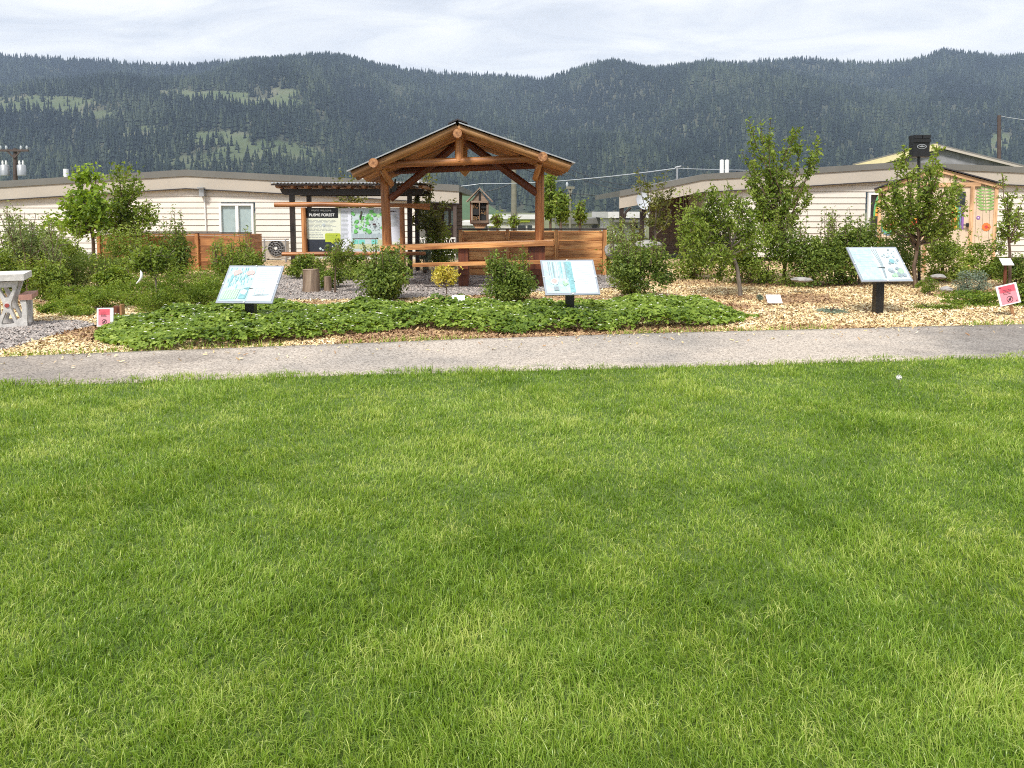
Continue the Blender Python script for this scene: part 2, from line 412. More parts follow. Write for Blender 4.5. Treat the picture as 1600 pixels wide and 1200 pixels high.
def chip_mat():
    m, nt, b = new_mat('wood_chip')
    at = node(nt, 'ShaderNodeAttribute', attribute_name='tint')
    r = ramp(nt, [(0, (.13, .065, .04)), (.3, (.34, .2, .105)), (.52, (.62, .45, .22)), (.78, (.78, .64, .36)), (1, (.86, .78, .56))], at.outputs['Fac'])
    nt.links.new(r.outputs[0], b.inputs['Base Color']); b.inputs['Roughness'].default_value = .75
    return m
M['chip'] = chip_mat()
def stone_mat():
    m, nt, b = new_mat('gravel_stone')
    at = node(nt, 'ShaderNodeAttribute', attribute_name='tint')
    r = ramp(nt, [(0, (.13, .115, .11)), (.45, (.31, .275, .25)), (.8, (.5, .45, .41)), (1, (.52, .36, .27))], at.outputs['Fac'])
    nt.links.new(r.outputs[0], b.inputs['Base Color']); b.inputs['Roughness'].default_value = .8
    return m
M['stone'] = stone_mat()
def hill_mat():
    m, nt, b = new_mat('hillside_floor')
    geo = node(nt, 'ShaderNodeNewGeometry'); nz = node(nt, 'ShaderNodeTexNoise', ins={'Scale': .012, 'Detail': 9.0, 'Roughness': .65}); nt.links.new(geo.outputs['Position'], nz.inputs['Vector'])
    r1 = ramp(nt, [(.3, (.035, .046, .03)), (.7, (.10, .10, .07))], nz.outputs['Fac'])
    r2 = ramp(nt, [(.32, (.085, .115, .06)), (.5, (.12, .145, .078)), (.72, (.165, .15, .115))], nz.outputs['Fac'])
    at = node(nt, 'ShaderNodeAttribute', attribute_name='tint'); mx = node(nt, 'ShaderNodeMix', data_type='RGBA')
    nt.links.new(at.outputs['Fac'], mx.inputs['Factor']); nt.links.new(r1.outputs[0], mx.inputs['A']); nt.links.new(r2.outputs[0], mx.inputs['B'])
    nt.links.new(mx.outputs['Result'], b.inputs['Base Color']); b.inputs['Roughness'].default_value = 1; b.inputs['Specular IOR Level'].default_value = 0
    return m
M['hill'] = hill_mat()
M['near_hill'] = ground_mat('near_green_slope', [(.3, (.05, .1, .045)), (.7, (.09, .15, .07))], .05, bump=0, rough=1)
# ------------------------------------------------------------------ ground sheets
def fit(pxs):
    P = [G(u, v) for u, v in pxs]
    return np.polyfit([p.x for p in P], [p.y for p in P], 2)
near_c = fit([(0, 602), (270, 592), (500, 586), (800, 579), (1100, 571), (1300, 563), (1600, 557)])
far_c = fit([(0, 558), (200, 551), (300, 547), (480, 541), (640, 535), (800, 529), (1000, 522), (1200, 516), (1400, 512), (1600, 508)])
def edge(c, x):
    x = np.asarray(x, float); xc = np.clip(x, -7, 8); s = 2*c[0]*xc+c[1]
    return np.polyval(c, xc)+s*(x-xc)
path_near = lambda x: edge(near_c, x)
path_far = lambda x: edge(far_c, x)
n_edge, n_lawn, n_mul, n_h = VNoise(1), VNoise(2), VNoise(3), VNoise(4)

def sheet(name, mat, xs, y0f, y1f, ny, zf, kind='structure', skirt=0):
    xs = np.asarray(xs); V = []; nx = len(xs)
    ts = [j/ny for j in range(ny+1)]
    if skirt: ts = [0]+ts+[1]; ny += 2
    for j, t in enumerate(ts):
        y = y0f(xs)*(1-t)+y1f(xs)*t; z = zf(xs, y)
        if skirt and j in (0, ny): z = z-skirt; y = y+(-.012 if j == 0 else .012)
        V.append(np.stack([xs, y, z], 1))
    V = np.concatenate(V); i = np.arange(nx-1)
    Q = np.concatenate([np.stack([j*nx+i, j*nx+i+1, (j+1)*nx+i+1, (j+1)*nx+i], 1) for j in range(ny)])
    o = np_object(name, V, None, mat, quads=Q, smooth=True); return tag(o, kind=kind)
K = lambda c: (lambda x: np.full_like(np.asarray(x, float), c))
# base ground to the horizon
mb = MB(); mb.poly([(-6000, -3000, -.06), (6000, -3000, -.06), (6000, 7000, -.06), (-6000, 7000, -.06)])
tag(mb.build('ground', M['field']), kind='structure')
xs = np.linspace(-16, 16, 161)
lawn_z = lambda x, y: -.024+.02*n_lawn(x*.8+50, y*.8+50)
sheet('lawn', M['soil_green'], xs, K(-6), lambda x: path_near(x)+.03, 120, lawn_z)
xs = np.linspace(-16, 16, 321)
wob = lambda x, k: .05*(n_edge(np.asarray(x)*1.7+k, np.asarray(x)*0+k)-.5)
sheet('path', M['path'], xs, lambda x: path_near(x)+wob(x, 3), lambda x: path_far(x)+wob(x, 90), 12,
      lambda x, y: .004+.012*n_lawn(x*.4+9, y*.4)+0*x, skirt=.07)
mul_z = lambda x, y: -.03+.07*n_mul(x*.6+30, y*.6+30)*np.clip((y-path_far(x))/1.2, 0, 1)
sheet('mulch_bed', M['mulch'], np.linspace(-18, 20, 191), lambda x: path_far(x)-.1, K(25.2), 120, mul_z)

def patch(name, px, mat, z):
    """a ground patch (outline in plan) following the mulch bed, z above it"""
    P = [G(u, v) for u, v in px]; poly = [(p.x, p.y) for p in P]
    x0, x1 = min(p[0] for p in poly), max(p[0] for p in poly); y0, y1 = min(p[1] for p in poly), max(p[1] for p in poly)
    st = .1; X, Y = np.meshgrid(np.arange(x0, x1, st), np.arange(y0, y1, st)); nx = X.shape[1]
    V = np.stack([X.ravel(), Y.ravel(), mul_z(X.ravel(), Y.ravel())+z], 1)
    keep = in_poly(V[:, 0]+.25*(n_edge(V[:, 0]*2, V[:, 1]*2)-.5), V[:, 1]+.25*(n_edge(V[:, 0]*2+9, V[:, 1]*2)-.5), poly).reshape(X.shape)
    j, i = np.nonzero(keep[:-1, :-1]); Q = np.stack([j*nx+i, j*nx+i+1, (j+1)*nx+i+1, (j+1)*nx+i], 1)
    used = np.unique(Q); m = np.full(len(V), -1); m[used] = np.arange(len(used))
    return tag(np_object(name, V[used], None, mat, quads=m[Q], smooth=True), kind='structure'), poly
GRAVEL1 = [(380, 446), (430, 432), (560, 424), (700, 424), (960, 424), (1010, 436), (960, 450), (760, 462), (640, 468), (430, 470)]
GRAVEL2 = [(-260, 556), (-240, 500), (10, 504), (60, 505), (120, 504), (150, 510), (105, 521), (60, 534), (10, 546), (-60, 556)]
_, g1 = patch('gravel_floor', GRAVEL1, M['gravel'], .012)
_, g2 = patch('gravel_pad', GRAVEL2, M['gravel'], .012)

# loose chips on the bed and stones on the gravel
def flakes(name, P, L, W, T, mat, tint, label, cat):
    n = len(P); r = np.random.default_rng(len(name)+n)
    yaw = r.random(n)*2*np.pi; tilt = r.normal(0, .45, n); roll = r.normal(0, .5, n)
    d = np.stack([np.cos(yaw)*np.cos(tilt), np.sin(yaw)*np.cos(tilt), np.sin(tilt)], 1)
    s = np.stack([-np.sin(yaw)*np.cos(roll), np.cos(yaw)*np.cos(roll), np.sin(roll)], 1)
    u = np.cross(d, s); a = d*L[:, None]/2; b = s*W[:, None]/2; c = u*T[:, None]
    V = np.stack([P-a-b*.7, P+a-b, P+a*.9+b, P-a+b*.8, P+c*1.0], 1).reshape(-1, 3)
    k = np.arange(n)*5
    F = np.concatenate([np.stack([k, k+1, k+4], 1), np.stack([k+1, k+2, k+4], 1), np.stack([k+2, k+3, k+4], 1), np.stack([k+3, k, k+4], 1)])
    o = np_object(name, V, F, mat, attrs={'tint': np.repeat(tint, 5)})
    return tag(o, label, cat, kind='stuff')
N = 150000
Y = 8.2+14.0*rng.random(N)**1.9; X = (rng.random(N)*2-1)*(.72*Y+1.2)
ok = Y > path_far(X)+.02+.1*rng.random(N)
for g in (g1, g2): ok &= ~in_poly(X, Y, g)
X, Y = X[ok], Y[ok]; n = len(X)
z = mul_z(X, Y)+.008+.014*rng.random(n)
brown = n_mul(X*.55+70, Y*.8+20); br = np.clip((brown-.5)*6, 0, 1)
st_ = rng.random(n) < 0
# the worn brown strip along the path in front of the strawberries
u0, u1 = G(540, 525).x, G(1110, 515).x
br = np.maximum(br, ((X > u0) & (X < u1) & (Y-path_far(X) < .75)).astype(float)*.95)
br = np.maximum(br, np.exp(-((X-G(1150, 470).x)**2/1.2+(Y-G(1150, 466).y)**2/.25)))
tint = np.clip(rng.beta(3.2, 1.6, n)*(1-.58*br)+rng.normal(0, .07, n), 0, 1)
flakes('wood_chips', np.stack([X, Y, z], 1), .03+.06*rng.random(n), .012+.02*rng.random(n), .004+.006*rng.random(n), M['chip'], tint,
       'yellow tan wood chips scattered over the planting beds behind the path', 'wood chips')
m_ = 420; X = -8+17*rng.random(m_); Y = path_far(X)-.03-.9*rng.random(m_)**2.2
flakes('stray_chips', np.stack([X, Y, np.full(m_, .024)], 1), .02+.04*rng.random(m_), .01+.015*rng.random(m_), np.full(m_, .005), M['chip'], rng.beta(2.4, 2, m_), 'stray wood chips blown onto the path edge', 'wood chips')
Ps = []
for g, cnt in ((g1, 16000), (g2, 15000)):
    gx = [p[0] for p in g]; gy = [p[1] for p in g]
    X = min(gx)+(max(gx)-min(gx))*rng.random(cnt); Y = min(gy)+(max(gy)-min(gy))*rng.random(cnt)
    k = in_poly(X, Y, g); Ps.append(np.stack([X[k], Y[k], mul_z(X[k], Y[k])+.014], 1))
P = np.concatenate(Ps); n = len(P)
flakes('gravel_stones', P, .02+.03*rng.random(n), .02+.025*rng.random(n), .012+.012*rng.random(n), M['stone'], rng.beta(2, 2, n),
       'grey gravel stones under the shelter and by the concrete table', 'gravel')

# ------------------------------------------------------------------ lawn grass
def blades(name, X, Y, Z, L, W, tint, lean_amt, mat, label, cat, seed=3):
    r = np.random.default_rng(seed); n = len(X)
    az = r.random(n)*2*np.pi; lean = np.abs(r.normal(0, lean_amt, n))+.08
    # neighbouring blades lean the same way, as trodden and mown grass does
    fx = n_h(X*1.3+11, Y*1.3)-.5; fy = n_h(X*1.3+77, Y*1.3+40)-.5
    dx = np.cos(az)*lean+fx*.75; dy = np.sin(az)*lean+fy*.75
    fa = r.random(n)*np.pi*2; wx = np.cos(fa)*W/2; wy = np.sin(fa)*W/2
    b = np.stack([X, Y, Z], 1); q = np.hypot(dx, dy); q2 = np.minimum(q, 1.5)/np.maximum(q, 1e-6); dx, dy = dx*q2, dy*q2; q = q*q2
    m1 = b+np.stack([dx*L*.12, dy*L*.12, L*.36], 1); mid = m1+np.stack([dx*L*.30, dy*L*.30, L*np.clip(.34-.13*q, .1, 1)], 1)
    tip = mid+np.stack([dx*L*.50, dy*L*.50, L*np.clip(.30-.26*q, -.12, 1)], 1)
    w = np.stack([wx, wy, np.zeros(n)], 1)
    V = np.stack([b-w*.8, b+w*.8, m1+w, m1-w, mid+w*.75, mid-w*.75, tip], 1).reshape(-1, 3)
    k = np.arange(n)*7; Q = np.concatenate([np.stack([k, k+1, k+2, k+3], 1), np.stack([k+3, k+2, k+4, k+5], 1)]); T = np.stack([k+5, k+4, k+6], 1)
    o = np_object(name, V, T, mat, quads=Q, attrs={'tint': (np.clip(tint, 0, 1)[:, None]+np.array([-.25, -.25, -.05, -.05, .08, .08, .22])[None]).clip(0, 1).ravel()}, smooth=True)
    return tag(o, label, cat, kind='stuff')
N = NGRASS
ygrid = np.linspace(.9, 9.4, 400); pdf = (1.36*ygrid+5.6)*ygrid**-1.5; cdf = np.cumsum(pdf); cdf /= cdf[-1]
Y = np.interp(rng.random(N), cdf, ygrid); X = (rng.random(N)*2-1)*(.68*Y+2.8)
# tufts: pull part of the blades towards tuft centres
tufts = rng.integers(0, N, N//9); tk = tufts[rng.integers(0, len(tufts), N)]; mv = rng.random(N) < .4
sd = .010+.003*Y[tk]; X = np.where(mv, X[tk]+rng.normal(0, 1, N)*sd, X); Y = np.where(mv, Y[tk]+rng.normal(0, 1, N)*sd, Y)
keep = (Y < path_near(X)+.01+.26*n_edge(X*3.3, X*0+5)**2) & (Y > .85)
bare = n_lawn(X*2.3+5, Y*2.3, 4); keep &= ~((bare > .70) & (rng.random(N) < .3))
X, Y = X[keep], Y[keep]; n = len(X)
Z = lawn_z(X, Y)-.004
hn = n_h(X*.7, Y*.7); hn2 = n_h(X*3.1+40, Y*3.1+7, 3)
L = (.027+.027*hn**1.3+.045*np.clip(hn2-.5, 0, 1)*2)*(.55+.9*rng.random(n))
tall = rng.random(n) < .012; L[tall] *= 1.6
edge_t = np.clip(1-(path_near(X)-Y)/.35, 0, 1); L *= 1+.4*edge_t
W = (.0019+.00046*Y)*(.7+.6*rng.random(n))
pt = n_lawn(X*.55+90, Y*.55+33, 4); pt2 = n_lawn(X*2.6+60, Y*2.6+3, 3)
pt3 = n_lawn(X*7+20, Y*7+9, 2); tint = .43+.42*(pt-.5)+.62*(pt2-.5)+.35*(pt3-.5)+rng.normal(0, .2, n)
straw = rng.random(n) < .02+.22*(n_lawn(X*3.1+140, Y*3.1+70, 3) > .73); tint[straw] = 1.0
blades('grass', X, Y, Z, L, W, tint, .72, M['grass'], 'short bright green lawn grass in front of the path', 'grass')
# ------------------------------------------------------------------ mountain, its forest, air and sky
RIDGE = [(-900, 120), (-500, 100), (-200, 86), (0, 90), (60, 91), (110, 94), (180, 98), (250, 104), (310, 104), (360, 99), (400, 96), (500, 98), (560, 106), (620, 109), (700, 117),
         (790, 121), (845, 128), (880, 119), (920, 107), (960, 104), (1000, 112), (1040, 114), (1100, 104), (1130, 105), (1180, 98), (1240, 94), (1300, 99), (1350, 102),
         (1400, 99), (1430, 92), (1462, 81), (1500, 86), (1560, 92), (1600, 85), (1800, 95), (2100, 85), (2500, 110)]
ru = np.array([p[0] for p in RIDGE], float); rv = np.array([p[1] for p in RIDGE], float)
YB, YR = 850.0, 2300.0
n_m = VNoise(8)
def ridge_z(u):
    v = np.interp(u, ru, rv); y = (V0-v)/FPX
    return EYE+YR*(-ST+y*CT)/(CT+y*ST)
def hill_z(u, s):
    """height of the mountain at column u and share s of the way from foot to ridge"""
    zr = ridge_z(u); f = np.where(s <= 1, np.clip(s, 0, 1)**1.08, 1-(s-1)*.9)
    x = (u-800)/FPX*(YB+s*(YR-YB))
    gul = (n_m(x/260+.35*s*6+20, s*2.2+5, 4)-.5)*2
    spur = (n_m(x/420+40, s*.9+9, 2)-.5)*2
    env = np.clip(s, 0, 1)*np.clip(1-s, 0, 1)*4
    return zr*f+env*(66*gul+80*spur)
us = np.linspace(-900, 2500, 681); ss = np.concatenate([np.linspace(0, 1, 141), np.linspace(1.05, 1.4, 8)])
U, S = np.meshgrid(us, ss); Yg = YB+S*(YR-YB); Xg = (U-800)/FPX*Yg; Zg = hill_z(U, S)
Zg[0] -= 3; nx = len(us)
V = np.stack([Xg.ravel(), Yg.ravel(), Zg.ravel()], 1)
i, j = np.meshgrid(np.arange(nx-1), np.arange(len(ss)-1)); i, j = i.ravel(), j.ravel()
Q = np.stack([j*nx+i, j*nx+i+1, (j+1)*nx+i+1, (j+1)*nx+i], 1)
MEADOW = [(335, 150, 64, 8, .08), (420, 160, 58, 9, .09), (450, 146, 26, 8, .06), (285, 146, 38, 6, .15), (60, 164, 100, 14, .16), (150, 178, 56, 7, .3),
          (345, 216, 54, 12, .2), (415, 236, 80, 15, .22), (485, 250, 46, 10, .35), (230, 208, 44, 11, .35), (330, 254, 70, 11, .45), (190, 244, 70, 10, .5), (250, 180, 36, 5, .5),
          (1015, 212, 18, 7, .5), (1075, 200, 24, 8, .55), (1340, 165, 30, 8, .6), (1130, 232, 26, 8, .6), (1555, 226, 20, 18, .1), (1590, 240, 22, 8, .3), (640, 160, 44, 7, .6)]
def meadow(u, v):
    d = np.ones(len(u)); w = (n_m(u/22+3, v/9+8)-.5)*1.1
    for cx, cy, rx, ry, dd in MEADOW:
        q = ((u-cx)/rx)**2+((v-cy)/ry)**2+w
        d = np.minimum(d, np.where(q < 1, dd, 1))
    return d
def pix_v(Y, Z): a = (Z-EYE)/Y; return V0-FPX*(a*CT+ST)/(CT-a*ST)
md = 1-meadow(U.ravel(), pix_v(V[:, 1], V[:, 2]))
tag(np_object('mountain', V, None, M['hill'], quads=Q, smooth=True, attrs={'tint': md}), kind='structure')
# forest: conifers over the slope, thinned out on the meadows and rock
N = 120000
u = -500+2600*rng.random(N); s = rng.random(N)**.8*1.03
Yt = YB+s*(YR-YB); Xt = (u-800)/FPX*Yt; Zt = hill_z(u, s)
dens = meadow(u, pix_v(Yt, Zt))
dens = np.where(dens < 1, dens, np.clip(.62+1.5*(n_m(u/40+5, s*20+2)-.3), .4, 1))
k = rng.random(N) < dens; Xt, Yt, Zt, u, s, dk = Xt[k], Yt[k], Zt[k], u[k], s[k], dens[k]; n = len(Xt)
H = (9+17*rng.random(n)**1.8)*np.where(dk < .5, .72, 1)*(1-.15*(s > .97)); Wd = H*(.15+.09*rng.random(n))
ns = 5; tiers = [(0.06, .52, 1.0), (.34, .78, .72), (.6, 1.0, .44)]
ang0 = rng.random(n)*6.28; Vs = []; Fs = []; base = 0
for (z0, z1, w) in tiers:
    ring = []
    for q in range(ns):
        th = ang0+2*np.pi*q/ns; rr = Wd*w*(.75+.5*rng.random(n))
        ring.append(np.stack([Xt+np.cos(th)*rr, Yt+np.sin(th)*rr, Zt-1+H*(z0+.05*rng.random(n))], 1))
    ring.append(np.stack([Xt, Yt, Zt-1+H*z1], 1))
    Vs.append(np.stack(ring, 1))
V = np.concatenate(Vs, 1).reshape(-1, 3); per = (ns+1)*3; kk = np.arange(n)*per
for t in range(3):
    for q in range(ns):
        Fs.append(np.stack([kk+t*(ns+1)+q, kk+t*(ns+1)+(q+1) % ns, kk+t*(ns+1)+ns], 1))
tint = np.clip(.36+1.5*(n_m(u/70, s*7)-.5)+.35*np.clip(.3-s, 0, .3)+rng.normal(0, .27, n), 0, 1)
o = np_object('forest', V, np.concatenate(Fs), M['conifer'], attrs={'tint': np.repeat(tint, per)})
tag(o, 'dark conifer forest covering the mountain behind the buildings', 'forest', kind='stuff')

# a low grassy slope behind the porch
us = np.linspace(420, 900, 60); top = np.interp(us, [420, 670, 690, 730, 765, 800, 850, 900], [318, 300, 290, 301, 322, 345, 352, 356])
V = []
for (Yy, f) in ((150, 0), (175, .45), (200, .8), (225, 1.0), (260, .95), (330, .4)):
    for uu, tv in zip(us, top):
        p = A(uu, tv, 225); V.append(((uu-800)/FPX*Yy, Yy, -1+(p.z+1)*f+(.6*n_m.one(np.array(uu*.06), np.array(Yy*.05)) if f else 0)))
nx = len(us); i, j = np.meshgrid(np.arange(nx-1), np.arange(5)); i, j = i.ravel(), j.ravel()
tag(np_object('hillside', np.array(V), None, M['near_hill'], quads=np.stack([j*nx+i, j*nx+i+1, (j+1)*nx+i+1, (j+1)*nx+i], 1), smooth=True), kind='structure')

# air
bm = bmesh.new(); bmesh.ops.create_cube(bm, size=1.0)
zt = float(Zg.max())+60
for v in bm.verts:
    v.co = Vector((v.co.x*12400, 2000+v.co.y*10200, -1.1+(v.co.z+.5)*(zt+1.1)))
me = bpy.data.meshes.new('haze'); bm.to_mesh(me); bm.free()
hm = bpy.data.materials.new('haze_air'); hm.use_nodes = True; nt = hm.node_tree; nt.nodes.remove(nt.nodes['Principled BSDF'])
pv = node(nt, 'ShaderNodeVolumePrincipled'); pv.inputs['Color'].default_value = (.57, .73, 1.0, 1); pv.inputs['Density'].default_value = HAZE
pv.inputs['Anisotropy'].default_value = 0.1
nt.links.new(pv.outputs[0], nt.nodes['Material Output'].inputs['Volume'])
o = mesh_object(me, 'haze', [hm]); tag(o, kind='stuff'); o['label'] = 'thin blue haze in front of the mountain'; o['category'] = 'haze'

# sky: daylight sky behind a thin, bright overcast
w = bpy.data.worlds.new('World'); scene.world = w; w.use_nodes = True; nt = w.node_tree
bg = nt.nodes['Background']; bg.inputs['Strength'].default_value = .1
sky = node(nt, 'ShaderNodeTexSky', sky_type='NISHITA', sun_disc=False, sun_elevation=R(SUN_EL), sun_rotation=R(SUN_AZ))
tc = node(nt, 'ShaderNodeTexCoord'); sx = node(nt, 'ShaderNodeSeparateXYZ'); nt.links.new(tc.outputs['Generated'], sx.inputs[0])
ad = node(nt, 'ShaderNodeMath', operation='ADD'); ad.inputs[1].default_value = .16
mxz = node(nt, 'ShaderNodeMath', operation='MAXIMUM'); mxz.inputs[1].default_value = 0.0
nt.links.new(sx.outputs['Z'], mxz.inputs[0]); nt.links.new(mxz.outputs[0], ad.inputs[0])
dx = node(nt, 'ShaderNodeMath', operation='DIVIDE'); dy = node(nt, 'ShaderNodeMath', operation='DIVIDE')
nt.links.new(sx.outputs['X'], dx.inputs[0]); nt.links.new(ad.outputs[0], dx.inputs[1])
nt.links.new(sx.outputs['Y'], dy.inputs[0]); nt.links.new(ad.outputs[0], dy.inputs[1])
cb = node(nt, 'ShaderNodeCombineXYZ'); nt.links.new(dx.outputs[0], cb.inputs[0]); nt.links.new(dy.outputs[0], cb.inputs[1])
mp = node(nt, 'ShaderNodeMapping'); mp.inputs['Scale'].default_value = (.8, 1.3, 1); mp.inputs['Location'].default_value = (3.1, 1.7, 0); mp.inputs['Rotation'].default_value = (0, 0, R(12))
nt.links.new(cb.outputs[0], mp.inputs['Vector'])
n1 = node(nt, 'ShaderNodeTexNoise', ins={'Scale': 1.9, 'Detail': 9.0, 'Roughness': .58, 'Distortion': .7}); nt.links.new(mp.outputs[0], n1.inputs['Vector'])
cr = ramp(nt, [(.30, (.66, .69, .74)), (.43, (.79, .81, .845)), (.55, (.93, .935, .94)), (.68, (1.04, 1.025, 1.0))], n1.outputs['Fac'])
sc_ = node(nt, 'ShaderNodeVectorMath', operation='SCALE'); sc_.inputs['Scale'].default_value = CLOUD*10
nt.links.new(cr.outputs[0], sc_.inputs[0])
mx = node(nt, 'ShaderNodeMix', data_type='RGBA'); mx.inputs['Factor'].default_value = .9
nt.links.new(sky.outputs[0], mx.inputs['A']); nt.links.new(sc_.outputs[0], mx.inputs['B'])
nt.links.new(mx.outputs['Result'], bg.inputs['Color'])
# sun behind thin cloud
L = bpy.data.lights.new('sun', 'SUN'); L.energy = SUN_E; L.angle = R(10); L.color = (1, .96, .9)
so = bpy.data.objects.new('sun', L); COL.objects.link(so); so.location = (0, -20, 60)
az, el = R(SUN_AZ), R(SUN_EL); d = Vector((math.sin(az)*math.cos(el), math.cos(az)*math.cos(el), math.sin(el)))
so.rotation_euler = d.to_track_quat('Z', 'Y').to_euler()
# ------------------------------------------------------------------ leaves, trees, shrubs
def unit(v): return v/(np.linalg.norm(v, axis=1, keepdims=True)+1e-9)
def leaf_arrays(P, size, aspect, r, up=.6, out=None, droop=0.0):
    n = len(P)
    nrm = r.normal(0, 1, (n, 3)); nrm[:, 2] = np.abs(nrm[:, 2])*.6+up
    if out is not None: nrm += out*.5
    nrm = unit(nrm); d = unit(np.cross(nrm, r.normal(0, 1, (n, 3)))); d[:, 2] -= droop; d = unit(d)
    s = unit(np.cross(nrm, d)); nrm = np.cross(d, s)
    L = (size*(.65+.7*r.random(n)))[:, None]; W = L*aspect
    a = P-d*L*.5; t = P+d*L*.5-nrm*L*.08; l = P-s*W*.5+nrm*W*.22-d*L*.05; q = P+s*W*.5+nrm*W*.22-d*L*.05
    V = np.stack([a, q, t, l], 1).reshape(-1, 3); k = np.arange(n)*4
    return V, np.concatenate([np.stack([k, k+1, k+2], 1), np.stack([k, k+2, k+3], 1)])
def make_leaves(name, P, size, aspect, mat, parent, r, up=.6, out=None, droop=0.0, tint_bias=0.0, clump=None):
    V, F = leaf_arrays(P, size, aspect, r, up, out, droop)
    t = np.clip(.45+tint_bias+r.normal(0, .2, len(P))+(0 if clump is None else clump), 0, 1)
    return np_object(name, V, F, mat, parent=parent, attrs={'tint': np.repeat(t, 4)})
def curve(p0, p1, sag, r, n=7, jit=.03):
    p0, p1 = Vector(p0), Vector(p1); L = (p1-p0).length; out = []
    j1 = Vector(r.normal(0, jit*L, 3)); j2 = Vector(r.normal(0, jit*L, 3))
    for i in range(n):
        t = i/(n-1); p = p0.lerp(p1, t)
        p = p+Vector((0, 0, -sag*L*math.sin(math.pi*t)))+j1*math.sin(math.pi*t)+j2*math.sin(2*math.pi*t)*.6
        out.append(p)
    return out
def tree(name, label, cat, bu, Y, fork, tips, mat, leaf=.07, n=2200, rad=.16, tr=.05, bark='bark', aspect=.55, start=.3, depth=.5, sag=.06, seed=1, group=None, up=.5, twigs=4, bias=0.0, droop=.15, trunk_pts=None):
    r = np.random.default_rng(seed*101+len(name)); base = B(bu, Y, -.03)
    o = thing(name, label, cat, base, group)
    fk = [A(*f, Y) for f in fork] if isinstance(fork[0], tuple) else [A(*fork, Y)]
    tb = MB(); pts = [base]+fk
    full = []
    for a, b in zip(pts[:-1], pts[1:]): full += curve(a, b, 0, r, 5, .015)[(1 if full else 0):]
    rad0 = np.linspace(tr, tr*.62, len(full)); rad0[0] *= 1.25
    tb.tube(full, rad0, 8, wob=.12)
    P = []; C = []
    per = max(1, n//len(tips))
    for (u, v) in tips:
        dy = r.uniform(-depth, depth); tip = A(u, v, Y+dy)
        k = int(r.integers(max(0, len(full)-3), len(full))); st = full[k]
        c = curve(st, tip, sag, r, 8, .045); L = (tip-st).length
        tb.tube(c, np.linspace(tr*.45, .006, 8), 5)
        ch = np.array([tuple(p) for p in c]); seg = []
        for q in range(twigs):
            t = r.uniform(start, .95); f = t*7; i = int(f); a = c[i].lerp(c[min(i+1, 7)], f-i)
            dirn = Vector(r.normal(0, 1, 3)); dirn.z = abs(dirn.z)*.8+.15; dirn.normalize()
            b = a+dirn*(rad*1.5*(.5+.7*r.random())); tb.tube([a, a.lerp(b, .5)+Vector((0, 0, .02)), b], [.008, .006, .004], 4); seg.append((a, b))
        m = per; cl = r.normal(0, .12)
        t = start+(1-start)*r.random(m//2)**.85; f = np.clip(t*7, 0, 6.999); i = f.astype(int); q = ch[i]+(ch[i+1]-ch[i])*(f-i)[:, None]
        P.append(q+r.normal(0, rad*.55, (m//2, 3))*(1.15-.55*t)[:, None]); C.append(np.full(m//2, cl))
        for (a, b) in seg:
            mm = m//2//max(1, twigs); tt = r.random(mm)[:, None]; a_, b_ = np.array(a), np.array(b)
            P.append(a_+(b_-a_)*tt+r.normal(0, rad*.38, (mm, 3))); C.append(np.full(mm, cl+r.normal(0, .08)))
    P = np.concatenate(P); C = np.concatenate(C)
    tb.build('trunk', M[bark], o)
    make_leaves('crown', P, leaf, aspect, M[mat], o, r, up, None, droop, bias, C)
    return o
